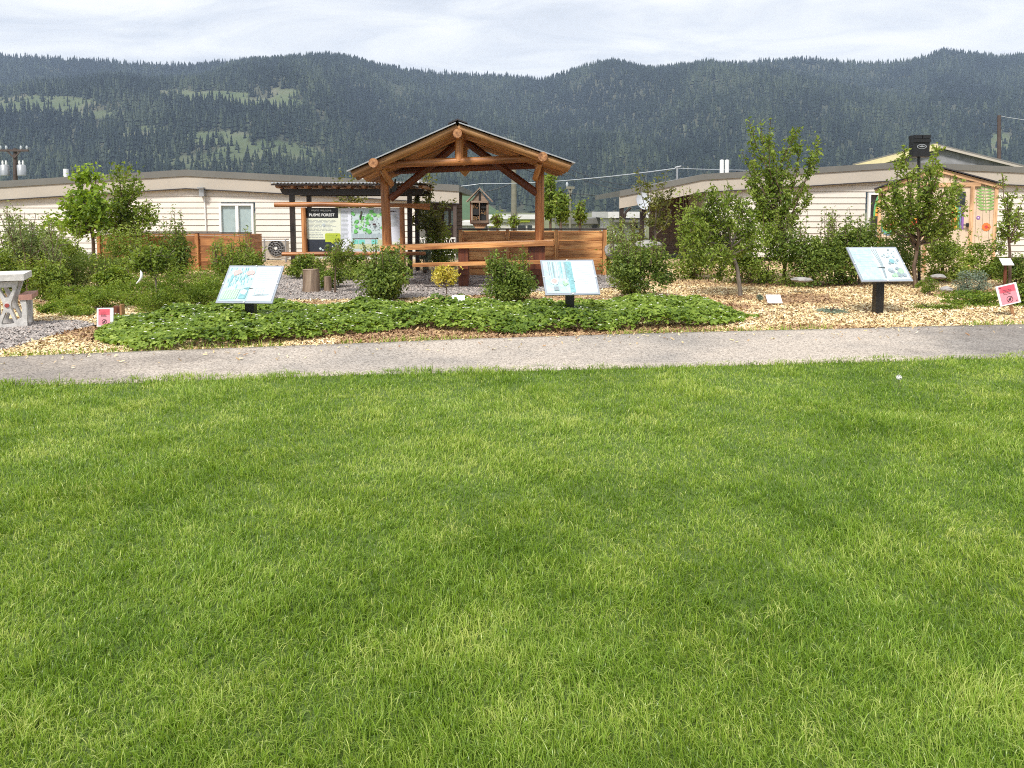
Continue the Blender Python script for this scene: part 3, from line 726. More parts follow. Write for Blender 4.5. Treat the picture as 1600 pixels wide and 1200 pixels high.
def shrub(name, label, u, v, rx, ry, Y, mat='leaf_mid', leaf=.055, n=1800, aspect=.5, seed=1, cat='shrub', group=None, clumps=16, stems=7, spiky=0.0, bias=0.0, up=.6, shoots=0, rz=None, extra=None):
    """ellipsoid of leaf clumps; (u, v) centre and rx, ry half size in photo pixels at distance Y"""
    r = np.random.default_rng(seed*37+int(u)); c = A(u, v, Y); s = PX(Y); RX, RZ = rx*s, ry*s; top = c.z+RZ; n = int(n*1.55); RZ = max(RZ, top*.54); c.z = top-RZ; RY = (rz or min(rx, ry*1.2))*s
    base = B(u, Y, -.02); o = thing(name, label, cat, base, group)
    cc = []
    while len(cc) < clumps:
        q = r.uniform(-1, 1, 3)
        if .12 < (q**2).sum() < .95 : cc.append(q)
    cc = np.array(cc); k = .27+.36*r.random(clumps); P = []; C = []; per = n//clumps; O = []
    for q, kk in zip(cc, k):
        d = unit(r.normal(0, 1, (per, 3))); rr = r.random(per)**.4
        loc = q*.8+d*(kk*rr)[:, None]*np.array([1, 1, .85])
        P.append(loc*np.array([RX, RY, RZ])+np.array(c)); C.append(np.full(per, r.normal(0, .12))); O.append(d)
    P = np.concatenate(P); C = np.concatenate(C); O = np.concatenate(O)
    tb = MB()
    for q in cc[:stems]:
        e = np.array(c)+q*.7*np.array([RX, RY, RZ]); e[2] = max(e[2], .1)
        p0 = Vector((base.x+q[0]*RX*.25, Y+q[1]*RY*.25, -.02)); tb.tube(curve(p0, Vector(e), -.04, r, 5, .05), np.linspace(.014, .006, 5), 5)
    for q in range(int(shoots*1.8)):
        th = r.random()*6.28; p0 = Vector((c.x+math.cos(th)*RX*.6, Y+math.sin(th)*RY*.6, c.z+RZ*.35))
        p1 = p0+Vector((r.normal(0, .06), r.normal(0, .06), RZ*(.55+.6*r.random())))
        tb.tube([p0, p0.lerp(p1, .5), p1], [.007, .005, .003], 4)
        m = 26; t = r.random(m)[:, None]; P = np.concatenate([P, np.array(p0)+(np.array(p1)-np.array(p0))*t+r.normal(0, .035, (m, 3))])
        C = np.concatenate([C, np.full(m, .12)]); O = np.concatenate([O, r.normal(0, .3, (m, 3))])
    low = P[:, 2] < .03; P[low, 2] = .03+.25*RZ*r.random(int(low.sum()))
    tb.build('stem', M['bark'], o)
    make_leaves('foliage', P, leaf, aspect, M[mat], o, r, up, O, -spiky, bias, C)
    if extra: extra(o, c)
    return o
# ------------------------------------------------------------------ the trees
tree('young_tree', 'young tree with big bright green leaves in front of the cream mobile home', 'tree', 143, 19.0, [(146, 380), (140, 345)],
     [(135, 264), (122, 278), (150, 264), (95, 316), (76, 346), (106, 300), (165, 318), (158, 345), (112, 358), (128, 305), (150, 298), (100, 345), (172, 350), (140, 330), (118, 322)],
     'leaf_bright', .125, 2600, .24, .05, aspect=.62, depth=.6, seed=3, start=.25)
tree('young_tree', 'darker leafy tree just right of the bright green young tree', 'tree', 180, 19.8, [(182, 380), (186, 345)],
     [(185, 262), (205, 258), (214, 272), (216, 296), (198, 300), (178, 275), (236, 322), (242, 345), (212, 338), (186, 345), (228, 368), (172, 325), (205, 360), (236, 336), (190, 318)],
     'leaf_mid', .11, 2900, .25, .05, aspect=.5, depth=.6, seed=4, start=.3, bias=-.05)
tree('fruit_tree', 'tall open fruit tree rising above the cream building roof', 'tree', 1226, 17.0, [(1226, 395), (1222, 352)],
     [(1170, 186), (1188, 188), (1204, 184), (1196, 214), (1238, 203), (1250, 198), (1246, 226), (1276, 212), (1268, 240), (1160, 238), (1174, 250), (1162, 278), (1180, 310), (1204, 260),
      (1222, 268), (1242, 268), (1254, 292), (1262, 306), (1188, 338), (1214, 330), (1242, 330), (1168, 330), (1200, 300), (1228, 300), (1178, 282), (1210, 225), (1172, 205)],
     'leaf_mid', .085, 5600, .135, .05, aspect=.55, depth=.6, seed=5, start=.42, sag=.05, twigs=5, bias=.06)
tree('fruit_tree', 'small round fruit tree with a slim brown trunk in front of the painted shed', 'tree', 1430, 15.6, [(1428, 415), (1436, 372)],
     [(1412, 228), (1408, 250), (1392, 282), (1376, 300), (1374, 318), (1378, 344), (1400, 330), (1424, 290), (1440, 272), (1458, 246), (1464, 226), (1466, 262), (1492, 272), (1502, 290), (1496, 312),
      (1510, 328), (1482, 342), (1452, 318), (1492, 352), (1470, 356), (1418, 312), (1440, 304), (1480, 296), (1400, 306), (1428, 262), (1446, 340)],
     'leaf_mid', .085, 4700, .145, .048, aspect=.55, depth=.6, seed=6, start=.5, twigs=5, bias=.1)
tree('fruit_tree', 'leaning fruit tree with drooping crown beside the strawberry bed', 'tree', 1157, 14.2, [(1152, 420), (1140, 375)],
     [(1084, 302), (1112, 292), (1138, 290), (1074, 332), (1060, 352), (1066, 386), (1082, 408), (1104, 420), (1122, 436), (1130, 318), (1160, 318), (1174, 312), (1182, 342), (1172, 372),
      (1112, 350), (1120, 392), (1092, 372), (1186, 384), (1100, 330), (1140, 345), (1155, 395), (1130, 415), (1090, 350)],
     'leaf_mid', .075, 4600, .15, .045, aspect=.5, depth=.55, seed=7, start=.42, twigs=5, sag=-.08, droop=.35, bias=.02, bark='bark_grey')
tree('fruit_tree', 'thin upright fruit tree at the right edge beyond the red sign', 'tree', 1577, 15.2, [(1578, 400), (1576, 360)],
     [(1568, 277), (1590, 292), (1602, 304), (1560, 350), (1570, 328), (1604, 332), (1596, 352), (1582, 312), (1562, 370), (1610, 360), (1574, 300), (1590, 325)],
     'leaf_mid', .07, 1100, .10, .035, aspect=.5, depth=.4, seed=8, start=.3, bias=.08)
tree('maple_sapling', 'olive leaved sapling just right of the satellite dish', 'tree', 1024, 21.0, [(1024, 390), (1023, 345)],
     [(998, 262), (1004, 278), (1028, 275), (1041, 268), (1016, 290), (1036, 310), (1050, 290), (1049, 328), (1032, 344), (1013, 350), (1042, 352), (1026, 300)],
     'leaf_olive', .1, 900, .15, .03, aspect=.55, depth=.5, seed=9, start=.4, bark='bark_grey')
tree('maple_sapling', 'olive leaved sapling behind the welcome board shelter', 'tree', 550, 22.5, [(550, 380), (549, 330)],
     [(530, 266), (551, 274), (520, 282), (562, 300), (545, 318), (582, 322), (524, 322), (572, 276), (538, 300)],
     'leaf_olive', .1, 700, .17, .03, aspect=.55, depth=.5, seed=10, start=.4, bark='bark_grey')
tree('maple_sapling', 'olive leaved sapling beside the porch of the cream mobile home', 'tree', 668, 20.2, [(667, 385), (666, 345)],
     [(663, 268), (672, 284), (648, 302), (690, 330), (702, 312), (644, 342), (682, 346), (697, 354), (660, 320), (670, 306), (655, 356), (686, 372)],
     'leaf_olive', .1, 1000, .17, .03, aspect=.55, depth=.5, seed=11, start=.35, bias=-.05, bark='bark_grey')
def poplar(label, u, vt, vb, w, Y, mat='leaf_mid', n=1500, seed=1):
    tips = []; r = random.Random(seed)
    for k in range(16):
        t = k/15; tips.append((u+r.uniform(-1, 1)*w*(.35+.65*math.sin(math.pi*min(1, .15+.8*(1-t)))), vt+(vb-vt)*.85*t+r.uniform(-3, 3)))
    return tree('poplar_tree', label, 'tree', u, Y, [(u, vb), (u, vb-(vb-vt)*.3)], tips, mat, .11, n, .16, .05, depth=.22, seed=seed, start=.2, sag=0, aspect=.7, group='narrow poplars behind the cedar bins')
poplar('tall narrow poplar behind the shelter post', 860, 262, 348, 7, 24.5, n=1700, seed=21)
poplar('bushy shorter poplar right beside the tall one', 876, 298, 352, 9, 23.8, n=1500, seed=22, mat='leaf_mid')
poplar('slim small poplar behind the cedar bin, standing apart', 906, 318, 352, 6, 24.0, n=420, seed=23)
poplar('tiny poplar just right of the insect house', 777, 334, 356, 4, 24.0, n=200, seed=24)
poplar('tiny poplar at the foot of the tall utility pole', 803, 338, 356, 5, 24.0, n=240, seed=25)

# ------------------------------------------------------------------ shrubs
def whip(name, label, u, vt, Y, k, mat, seed, spread=10, leaf=.06, n=500):
    r = random.Random(seed)
    tips = [(u+r.uniform(-1, 1)*spread, vt+r.uniform(0, 38)) for _ in range(k)]
    return tree(name, label, 'shrub', u, Y, [(u, 420), (u, 408)], tips, mat, leaf, n, .09, .018, depth=.35, seed=seed, start=.15, aspect=.26, twigs=3)
whip('tall_weed', 'tall feathery grey-green weeds behind the concrete table', 42, 328, 14.2, 16, 'leaf_grey', 31, 44, .07, 1900)
whip('tall_weed', 'dry thin weed stems between the weeds and the rosemary', 82, 362, 13.8, 8, 'leaf_grey', 32, 18, .06, 420)
shrub('green_shrub', 'leafy green shrub at the left edge behind the concrete table', 40, 394, 62, 48, 14.8, 'leaf_mid', .06, 5200, seed=2, clumps=22, shoots=10)
shrub('rosemary_bush', 'dark fine-leaved bush right of the grey weeds', 118, 418, 48, 30, 15.2, 'leaf_dark', .055, 4200, aspect=.2, seed=3, clumps=18, bias=.1)
shrub('rosemary_bush', 'small dark bush under the bright green young tree', 165, 416, 32, 26, 16.0, 'leaf_dark', .055, 2600, aspect=.22, seed=4)
shrub('green_shrub', 'bushy green shrub behind the dry weed stems', 98, 398, 44, 36, 16.9, 'leaf_mid', .07, 2800, seed=91, clumps=20, shoots=8, bias=.06)
shrub('green_shrub', 'low green shrub filling the gap in front of the tall weeds', 66, 428, 46, 22, 13.4, 'leaf_mid', .06, 2600, seed=92, clumps=20, shoots=5, bias=.06)
shrub('green_shrub', 'low green shrub between the dark bush and the tagged sapling', 178, 432, 38, 20, 14.2, 'leaf_herb', .06, 2200, seed=93, clumps=18, shoots=4, bias=.06)
shrub('green_shrub', 'round dark green shrub in front of the left cedar bin', 266, 384, 36, 42, 18.0, 'leaf_dark', .07, 2600, seed=5, clumps=20, shoots=6, bias=.12)
shrub('green_shrub', 'light green shrub hiding the end of the left cedar bin', 190, 394, 46, 34, 17.2, 'leaf_mid', .065, 2400, seed=6, clumps=18, shoots=5, bias=.1)
def tag_ribbon(o, c):
    mb = MB(); p = c+Vector((-.02, -.34, -.08)); pts = []
    for k in range(7): t = k/6; pts.append(p+Vector((.05*math.sin(t*3.0)-.08*t, 0, -.2*t)))
    mb.tube(pts, [.006, .016, .02, .02, .018, .014, .006], 6); mb.build('white_tag', M['white_trim'], o)
sp_ = tree('sapling', 'small round headed sapling with a white curved tag hanging on it', 'sapling', 244, 11.9, [(244, 446), (241, 424)],
     [(202, 404), (212, 392), (226, 384), (240, 382), (254, 388), (264, 400), (266, 414), (206, 416), (220, 408), (236, 400), (250, 408), (228, 420), (246, 420), (216, 398), (258, 394)],
     'leaf_mid', .055, 2600, .11, .018, depth=.22, seed=71, start=.5, bias=.06, bark='bark_grey')
tag_ribbon(sp_, A(238, 412, 11.75))
shrub('green_shrub', 'bushy shrub with yellowish shoots behind the leftmost lectern', 362, 424, 44, 44, 13.6, 'leaf_mid', .065, 3600, aspect=.32, seed=8, clumps=24, shoots=14, bias=.06)
shrub('green_shrub', 'low shrub in front of the air conditioner', 395, 408, 30, 16, 17.5, 'leaf_mid', .07, 900, seed=9, shoots=4)
whip('willow_shrub', 'slender willow shrub standing before the map on the board', 524, 372, 14.6, 15, 'leaf_mid', 33, 34, .075, 1600)
shrub('green_shrub', 'loose leafy shrub around the tree stumps', 512, 432, 26, 24, 15.6, 'leaf_mid', .065, 900, seed=10, shoots=6)
shrub('green_shrub', 'large dark bush under the left post of the timber shelter', 604, 434, 50, 42, 13.4, 'leaf_dark', .065, 3800, seed=11, clumps=24, shoots=10, bias=.1)
tree('yellow_shrub', 'small yellow leaved shrub left of the table pedestal', 'shrub', 698, 13.2, [(698, 455), (697, 446)],
     [(676, 424), (682, 420), (690, 416), (698, 418), (706, 420), (714, 426), (678, 432), (688, 428), (700, 430), (711, 434), (694, 424), (705, 440), (684, 438)], 'leaf_yellow', .05, 1100, .07, .012, depth=.2, seed=72, start=.55, twigs=3)
shrub('green_shrub', 'dense dark bush between the yellow shrub and the middle lectern', 792, 440, 46, 36, 13.0, 'leaf_dark', .06, 3600, seed=13, clumps=24, shoots=12, bias=.12)
shrub('green_shrub', 'tall loose bush right of the middle lectern', 1000, 424, 54, 40, 13.8, 'leaf_dark', .065, 3400, seed=14, clumps=22, shoots=14, bias=.14)
shrub('green_shrub', 'airy shrub with thin shoots by the end of the cedar bin', 972, 398, 30, 38, 15.2, 'leaf_grey', .055, 1100, aspect=.4, seed=15, clumps=16, shoots=12)
shrub('green_shrub', 'light green shrub behind the pale boulders', 958, 374, 26, 20, 19.6, 'leaf_mid', .08, 1100, seed=16, shoots=5, bias=.1)
shrub('green_shrub', 'shrub under the porch post with the satellite dish', 1000, 372, 22, 18, 20.6, 'leaf_olive', .08, 800, seed=161, shoots=4)
shrub('green_shrub', 'big light green shrub filling the gap behind the leaning tree', 1085, 362, 44, 42, 17.6, 'leaf_mid', .08, 3000, seed=17, clumps=22, shoots=8, bias=.12)
shrub('green_shrub', 'broad shrub between the leaning tree and the tall fruit tree', 1180, 388, 58, 48, 16.4, 'leaf_mid', .07, 3800, seed=18, clumps=26, shoots=10, bias=.04)
shrub('green_shrub', 'dark dense shrub below the tall fruit tree', 1262, 394, 56, 46, 16.0, 'leaf_dark', .07, 3800, seed=19, clumps=24, shoots=10, bias=.14)
shrub('green_shrub', 'dark dense shrub in front of the blank cream wall', 1330, 392, 58, 44, 16.4, 'leaf_dark', .075, 3800, seed=20, clumps=24, shoots=8, bias=.1)
shrub('green_shrub', 'dark shrub behind the rightmost lectern', 1398, 396, 54, 42, 16.8, 'leaf_dark', .075, 3000, seed=21, clumps=20, shoots=6, bias=.1)
whip('sprig', 'bare topped sprig sticking out above the dark shrubs', 1296, 312, 16.6, 4, 'leaf_mid', 34, 7, .085, 130)
whip('sprig', 'leaning sprig reaching toward the window edge', 1342, 340, 16.6, 4, 'leaf_mid', 35, 16, .085, 150)
shrub('green_shrub', 'bright green shrub in front of the painted shed door', 1475, 392, 46, 32, 17.2, 'leaf_mid', .07, 2400, seed=22, clumps=18, shoots=6, bias=.12)
shrub('green_shrub', 'flat green shrub below the fern painting', 1540, 396, 48, 20, 17.6, 'leaf_mid', .07, 2200, seed=23, clumps=18, shoots=6, bias=.1)
shrub('green_shrub', 'dark low shrub at the right edge under the thin tree', 1592, 408, 40, 16, 15.8, 'leaf_dark', .06, 1700, seed=24, clumps=16, bias=.15)
shrub('silver_shrub', 'silvery low shrub right of the round fruit tree', 1520, 432, 28, 14, 14.8, 'leaf_silver', .045, 1500, aspect=.3, seed=25, clumps=14)
shrub('green_shrub', 'green shrub below the porch railing', 690, 376, 34, 26, 20.4, 'leaf_mid', .08, 1400, seed=26, clumps=14, shoots=6)
shrub('silver_shrub', 'grey-green tuft under the lower log of the welcome board', 664, 394, 17, 12, 19.4, 'leaf_silver', .07, 500, aspect=.3, seed=27, clumps=10)
shrub('green_shrub', 'low shrub under the left end of the welcome board', 476, 414, 34, 16, 17.8, 'leaf_mid', .07, 1000, seed=28, clumps=14, bias=.05)
shrub('green_shrub', 'low shrub under the map half of the welcome board', 560, 412, 36, 16, 17.6, 'leaf_mid', .07, 1100, seed=29, clumps=14)
shrub('flowering_plant', 'small plant with yellow and orange blooms at the end of the cedar bin', 950, 366, 9, 10, 18.9, 'leaf_yellow', .07, 160, seed=81, cat='plant', clumps=8, stems=4)
HERBS = [(212, 448, 54, 24, 12.6, 'light green herb mound behind the strawberries'), (158, 466, 44, 20, 12.0, 'herb mound just above the left red sign'), (290, 442, 56, 32, 13.0, 'tall herb mound left of the bushy shrub'),
         (100, 470, 26, 12, 12.2, 'small herb tuft beside the concrete bench'), (75, 480, 26, 10, 11.6, 'low herb tuft nearest the concrete bench'), (130, 456, 30, 16, 12.8, 'herb tuft between two bare chip patches'),
         (92, 452, 20, 14, 13.0, 'round herb tuft behind the bench end'), (330, 452, 44, 24, 12.6, 'herb mound behind the leftmost lectern panel'), (250, 466, 56, 20, 11.9, 'herb mound at the back edge of the strawberries'), (122, 486, 34, 10, 11.4, 'low herb mat left of the left red sign')]
for k, (u, v, rx, ry, Y, lab) in enumerate(HERBS):
    shrub('herb_mound', lab, u, v, rx, ry, Y, 'leaf_herb', .05, int(500+rx*ry*1.7), aspect=.28, seed=40+k, clumps=12+rx//4, stems=5, bias=.08, group='herb mounds left of the strawberry bed', cat='herb', rz=rx*.7, up=.3)
shrub('herb_mound', 'low green plants in front of the silvery shrub', 1525, 464, 62, 12, 12.8, 'leaf_herb', .05, 2000, aspect=.4, seed=60, clumps=26, stems=5, cat='herb', rz=44)
shrub('herb_mound', 'low green plants at the right edge behind the red sign', 1600, 456, 34, 16, 12.6, 'leaf_herb', .05, 1300, aspect=.4, seed=61, clumps=16, stems=5, cat='herb', rz=30)
shrub('herb_mound', 'thin green strip of ground plants left of the red sign stake', 1465, 476, 56, 4, 12.2, 'leaf_herb', .04, 700, aspect=.3, seed=62, clumps=20, stems=4, cat='herb', rz=14)
shrub('herb_mound', 'flat grey-green mat on the chips left of the rightmost lectern', 1300, 487, 24, 5, 11.8, 'leaf_silver', .035, 650, aspect=.3, seed=63, clumps=14, stems=4, cat='herb', rz=22)
shrub('herb_mound', 'small green tuft at the foot of the round fruit tree', 1447, 440, 18, 7, 14.4, 'leaf_herb', .05, 500, aspect=.3, seed=64, clumps=10, stems=4, cat='herb')
shrub('herb_mound', 'small pale tuft at the foot of the leaning tree', 1185, 462, 12, 4, 13.4, 'leaf_silver', .035, 260, aspect=.3, seed=65, clumps=8, stems=4, cat='herb')

# strawberries: one leafy carpet
BERRY = [(158, 538), (150, 508), (196, 486), (330, 476), (440, 464), (520, 474), (560, 462), (650, 474), (720, 458), (800, 474), (900, 468), (1000, 460), (1105, 462), (1172, 482), (1190, 496), (1105, 512), (950, 519),
         (800, 522), (640, 517), (505, 528), (400, 541), (300, 546), (200, 549)]
bp = [(G(u, v-2, .02 if v > 494 else .16).x, G(u, v-2, .02 if v > 494 else .16).y) for u, v in BERRY]
x0, x1 = min(p[0] for p in bp), max(p[0] for p in bp); y0, y1 = min(p[1] for p in bp), max(p[1] for p in bp)
N = 46000; X = x0+(x1-x0)*rng.random(N); Y = y0+(y1-y0)*rng.random(N)
wx = X+.3*(n_edge(X*1.6, Y*1.6)-.5); wy = Y+.3*(n_edge(X*1.6+30, Y*1.6)-.62)
k = in_poly(wx, wy, bp); 
# height falls to the rim
def rim(X, Y):
    d = np.full(len(X), 9.0); n = len(bp)
    for i in range(n):
        ax, ay = bp[i]; bx, by = bp[(i+1) % n]; t = np.clip(((X-ax)*(bx-ax)+(Y-ay)*(by-ay))/((bx-ax)**2+(by-ay)**2), 0, 1)
        d = np.minimum(d, np.hypot(X-ax-t*(bx-ax), Y-ay-t*(by-ay)))
    return d
X, Y = X[k], Y[k]; d = rim(X, Y); n = len(X)
h = (.05+.32*n_h(X*1.5+3, Y*1.5+60, 3)**1.3)*np.clip(d/.3, .12, 1)**.6*(.85+.5*(n_h(X*4+3, Y*4, 2)-.5))
lay = rng.random(n); Z = .02+h*(1-.55*lay**2)
P0 = np.stack([X, Y, Z], 1); Vs, Fs, Ts = [], [], []
cl = np.clip(.42+.5*(n_h(X*2+9, Y*2+2, 2)-.5)+rng.normal(0, .16, n), 0, 1)
nrm = unit(np.stack([rng.normal(0, .38, n), rng.normal(-.25, .38, n), np.full(n, 1.0)], 1)); az = rng.random(n)*6.28
ref = np.stack([np.cos(az), np.sin(az), np.zeros(n)], 1); d1 = unit(ref-nrm*(ref*nrm).sum(1, keepdims=True)); d2 = np.cross(nrm, d1)
L = (.031+.024*rng.random(n)); b = 0
for a in (-1.35, 0, 1.35):
    dd = d1*math.cos(a)+d2*math.sin(a); ss = np.cross(nrm, dd)
    dd = unit(dd-nrm*.25); lL = L[:, None]; W = lL*.42
    V = np.stack([P0, P0+dd*lL*.5-ss*W+nrm*W*.3, P0+dd*lL*.92-ss*W*.55, P0+dd*lL*1.0, P0+dd*lL*.92+ss*W*.55, P0+dd*lL*.5+ss*W+nrm*W*.3], 1).reshape(-1, 3)
    kk = np.arange(n)*6+b; b += n*6
    Vs.append(V); Ts.append(np.repeat(np.clip(cl+rng.normal(0, .1, n), 0, 1), 6))
    Fs += [np.stack([kk, kk+1, kk+2, kk+3], 1), np.stack([kk, kk+3, kk+4, kk+5], 1)]
V = np.concatenate(Vs); Q = np.concatenate(Fs); T = np.concatenate(Ts); mi = np.zeros(len(Q), int)
m = 460; sel = rng.choice(n, m, replace=False); Pf = P0[sel]+np.array([0, -.02, .03]); Pf[:, 2] = np.maximum(Pf[:, 2], .02+h[sel]+.012)
fv, fq = [], []; base = len(V)
for a in range(5):
    th = a*2*math.pi/5+rng.random(m); dx = np.stack([np.cos(th), np.sin(th)-.25, np.full(m, .45)], 1)*.014; sx_ = np.stack([-np.sin(th), np.cos(th), np.zeros(m)], 1)*.008
    fv.append(np.stack([Pf, Pf+dx-sx_, Pf+dx*1.4, Pf+dx+sx_], 1).reshape(-1, 3)); kk = base+a*m*4+np.arange(m)*4; fq.append(np.stack([kk, kk+1, kk+2, kk+3], 1))
V = np.concatenate([V]+fv); Qf = np.concatenate(fq); T = np.concatenate([T, np.full(m*20, .5)])
o = np_object('strawberry_plants', V, None, [M['leaf_berry'], M['petal']], quads=np.concatenate([Q, Qf]), mi=np.concatenate([mi, np.ones(len(Qf), int)]), attrs={'tint': T})
tag(o, 'low carpet of green strawberry plants with tiny white flowers along the path', 'ground cover', kind='stuff')
# weeds and grass tufts along the bed edge
N = 2600; X = -9+20*rng.random(N); k = n_mul(X*1.3+8, X*0+4) > .52; X = X[k]; Y = path_far(X)+.02+.2*rng.random(len(X))**2
blades('edge_grass', X, Y, mul_z(X, Y), .05+.08*rng.random(len(X)), np.full(len(X), .009), .5+rng.normal(0, .2, len(X)), .5, M['grass'], 'thin grass tufts growing along the far edge of the path', 'grass', 9)
# dandelion clock in the lawn
p = G(1404, 606, 0); o = thing('dandelion', 'white dandelion seed head standing in the lawn', 'flower', p)
mb = MB(); mb.tube([p+Vector((.01, 0, -.02)), p+Vector((0, 0, .05)), p+Vector((0, 0, .085))], [.003, .003, .0025], 5); mb.build('stem', M['stem'], o)
mb = MB()
for q in range(90):
    d = Vector(rng.normal(0, 1, 3)).normalized(); c = p+Vector((0, 0, .095))
    mb.tube([c, c+d*.024], [.0012, .0012], 3, caps=False); e = c+d*.024; s_ = d.orthogonal().normalized()*.007; t_ = d.cross(s_)
    mb.poly([e+s_, e+t_, e-s_, e-t_])
mb.build('seed_head', M['petal'], o)
# ------------------------------------------------------------------ helpers for buildings
def interp(poly, x): return float(np.interp(x, [p[0] for p in poly], [p[1] for p in poly]))
def lap_wall(mb, x0, x1, Y, z0, topf, pitch=.205, lip=.024, gap=.02, skip=(), mi=0):
    """horizontal lap siding facing the camera: boards tilt out to a lip above a shadow gap; 'skip' holds openings (x0, x1, z0, z1)"""
    z = z0
    while z < 6:
        za, zb = z+gap, z+pitch
        cuts = [x0, x1]
        for s in skip:
            if s[2] < zb and s[3] > za: cuts += [s[0], s[1]]
        cuts = sorted(c for c in cuts if x0 <= c <= x1); drawn = False
        for a, b in zip(cuts[:-1], cuts[1:]):
            if b-a < 1e-3: continue
            m = (a+b)/2
            if any(s[0] < m < s[1] and s[2] < zb and s[3] > za for s in skip): continue
            xs = np.linspace(a, b, max(2, int((b-a)/.4)+1)); run = [x for x in xs if topf(x) >= za+.06]
            if len(run) < 2: continue
            a2, b2 = run[0], run[-1]; drawn = True
            mb.add([(a2, Y-lip, za), (b2, Y-lip, za), (b2, Y, zb), (a2, Y, zb)], [(0, 1, 2, 3)], None, mi)
            mb.add([(a2, Y+.012, za), (b2, Y+.012, za), (b2, Y-lip, za), (a2, Y-lip, za)], [(0, 1, 2, 3)], None, mi)
            mb.add([(a2, Y+.012, z), (b2, Y+.012, z), (b2, Y+.012, za), (a2, Y+.012, za)], [(0, 1, 2, 3)], None, mi)
        z += pitch
        if not drawn and z > 2: break
def ribbon_x(mb, line, drop0, drop1, Y0, Y1, mi=0):
    """band following a roofline (x, z): from drop0 to drop1 below it, between depths Y0 and Y1"""
    for (xa, za), (xb, zb) in zip(line[:-1], line[1:]):
        a0, a1, b0, b1 = za-drop0, za-drop1, zb-drop0, zb-drop1
        V = [(xa, Y0, a1), (xb, Y0, b1), (xb, Y0, b0), (xa, Y0, a0), (xa, Y1, a1), (xb, Y1, b1), (xb, Y1, b0), (xa, Y1, a0)]
        mb.add(V, [(0, 1, 2, 3), (5, 4, 7, 6), (3, 2, 6, 7), (4, 5, 1, 0)], None, mi)
    xa, za = line[0]; xb, zb = line[-1]
    mb.add([(xa, Y0, za-drop1), (xa, Y0, za-drop0), (xa, Y1, za-drop0), (xa, Y1, za-drop1)], [(0, 1, 2, 3)], None, mi)
    mb.add([(xb, Y0, zb-drop1), (xb, Y1, zb-drop1), (xb, Y1, zb-drop0), (xb, Y0, zb-drop0)], [(0, 1, 2, 3)], None, mi)
def xz(u, v, Y): p = A(u, v, Y); return (p.x, p.z)
def window(parent, u0, v0, u1, v1, Y, split, glassmat, name='window', mid=None):
    x0, z1 = xz(u0, v0, Y); x1, z0 = xz(u1, v1, Y); t = .07
    mb = MB()
    for (a, b, c, d) in ((x0, x1, z1-t, z1), (x0, x1, z0, z0+t), (x0, x0+t, z0+t, z1-t), (x1-t, x1, z0+t, z1-t)):
        mb.box(((a+b)/2, Y-.03, (c+d)/2), (b-a, .1, d-c))
    if split: mb.box(((x0+x1)/2+split, Y-.025, (z0+z1)/2), (.1, .09, z1-z0-2*t))
    f = mb.build(name, M['white_trim'], parent)
    g = MB(); g.box(((x0+x1)/2, Y+.03, (z0+z1)/2), (x1-x0-2*t, .03, z1-z0-2*t)); g.build('pane', glassmat, f)
    return f
def glass(name, col):
    m, nt, b = new_mat(name); b.inputs['Base Color'].default_value = (*col, 1); b.inputs['Roughness'].default_value = .08; b.inputs['Coat Weight'].default_value = 1
    return m
M['glass_dark'] = glass('dark_window_glass', (.03, .035, .04))
M['glass_pale'] = M['curtain']

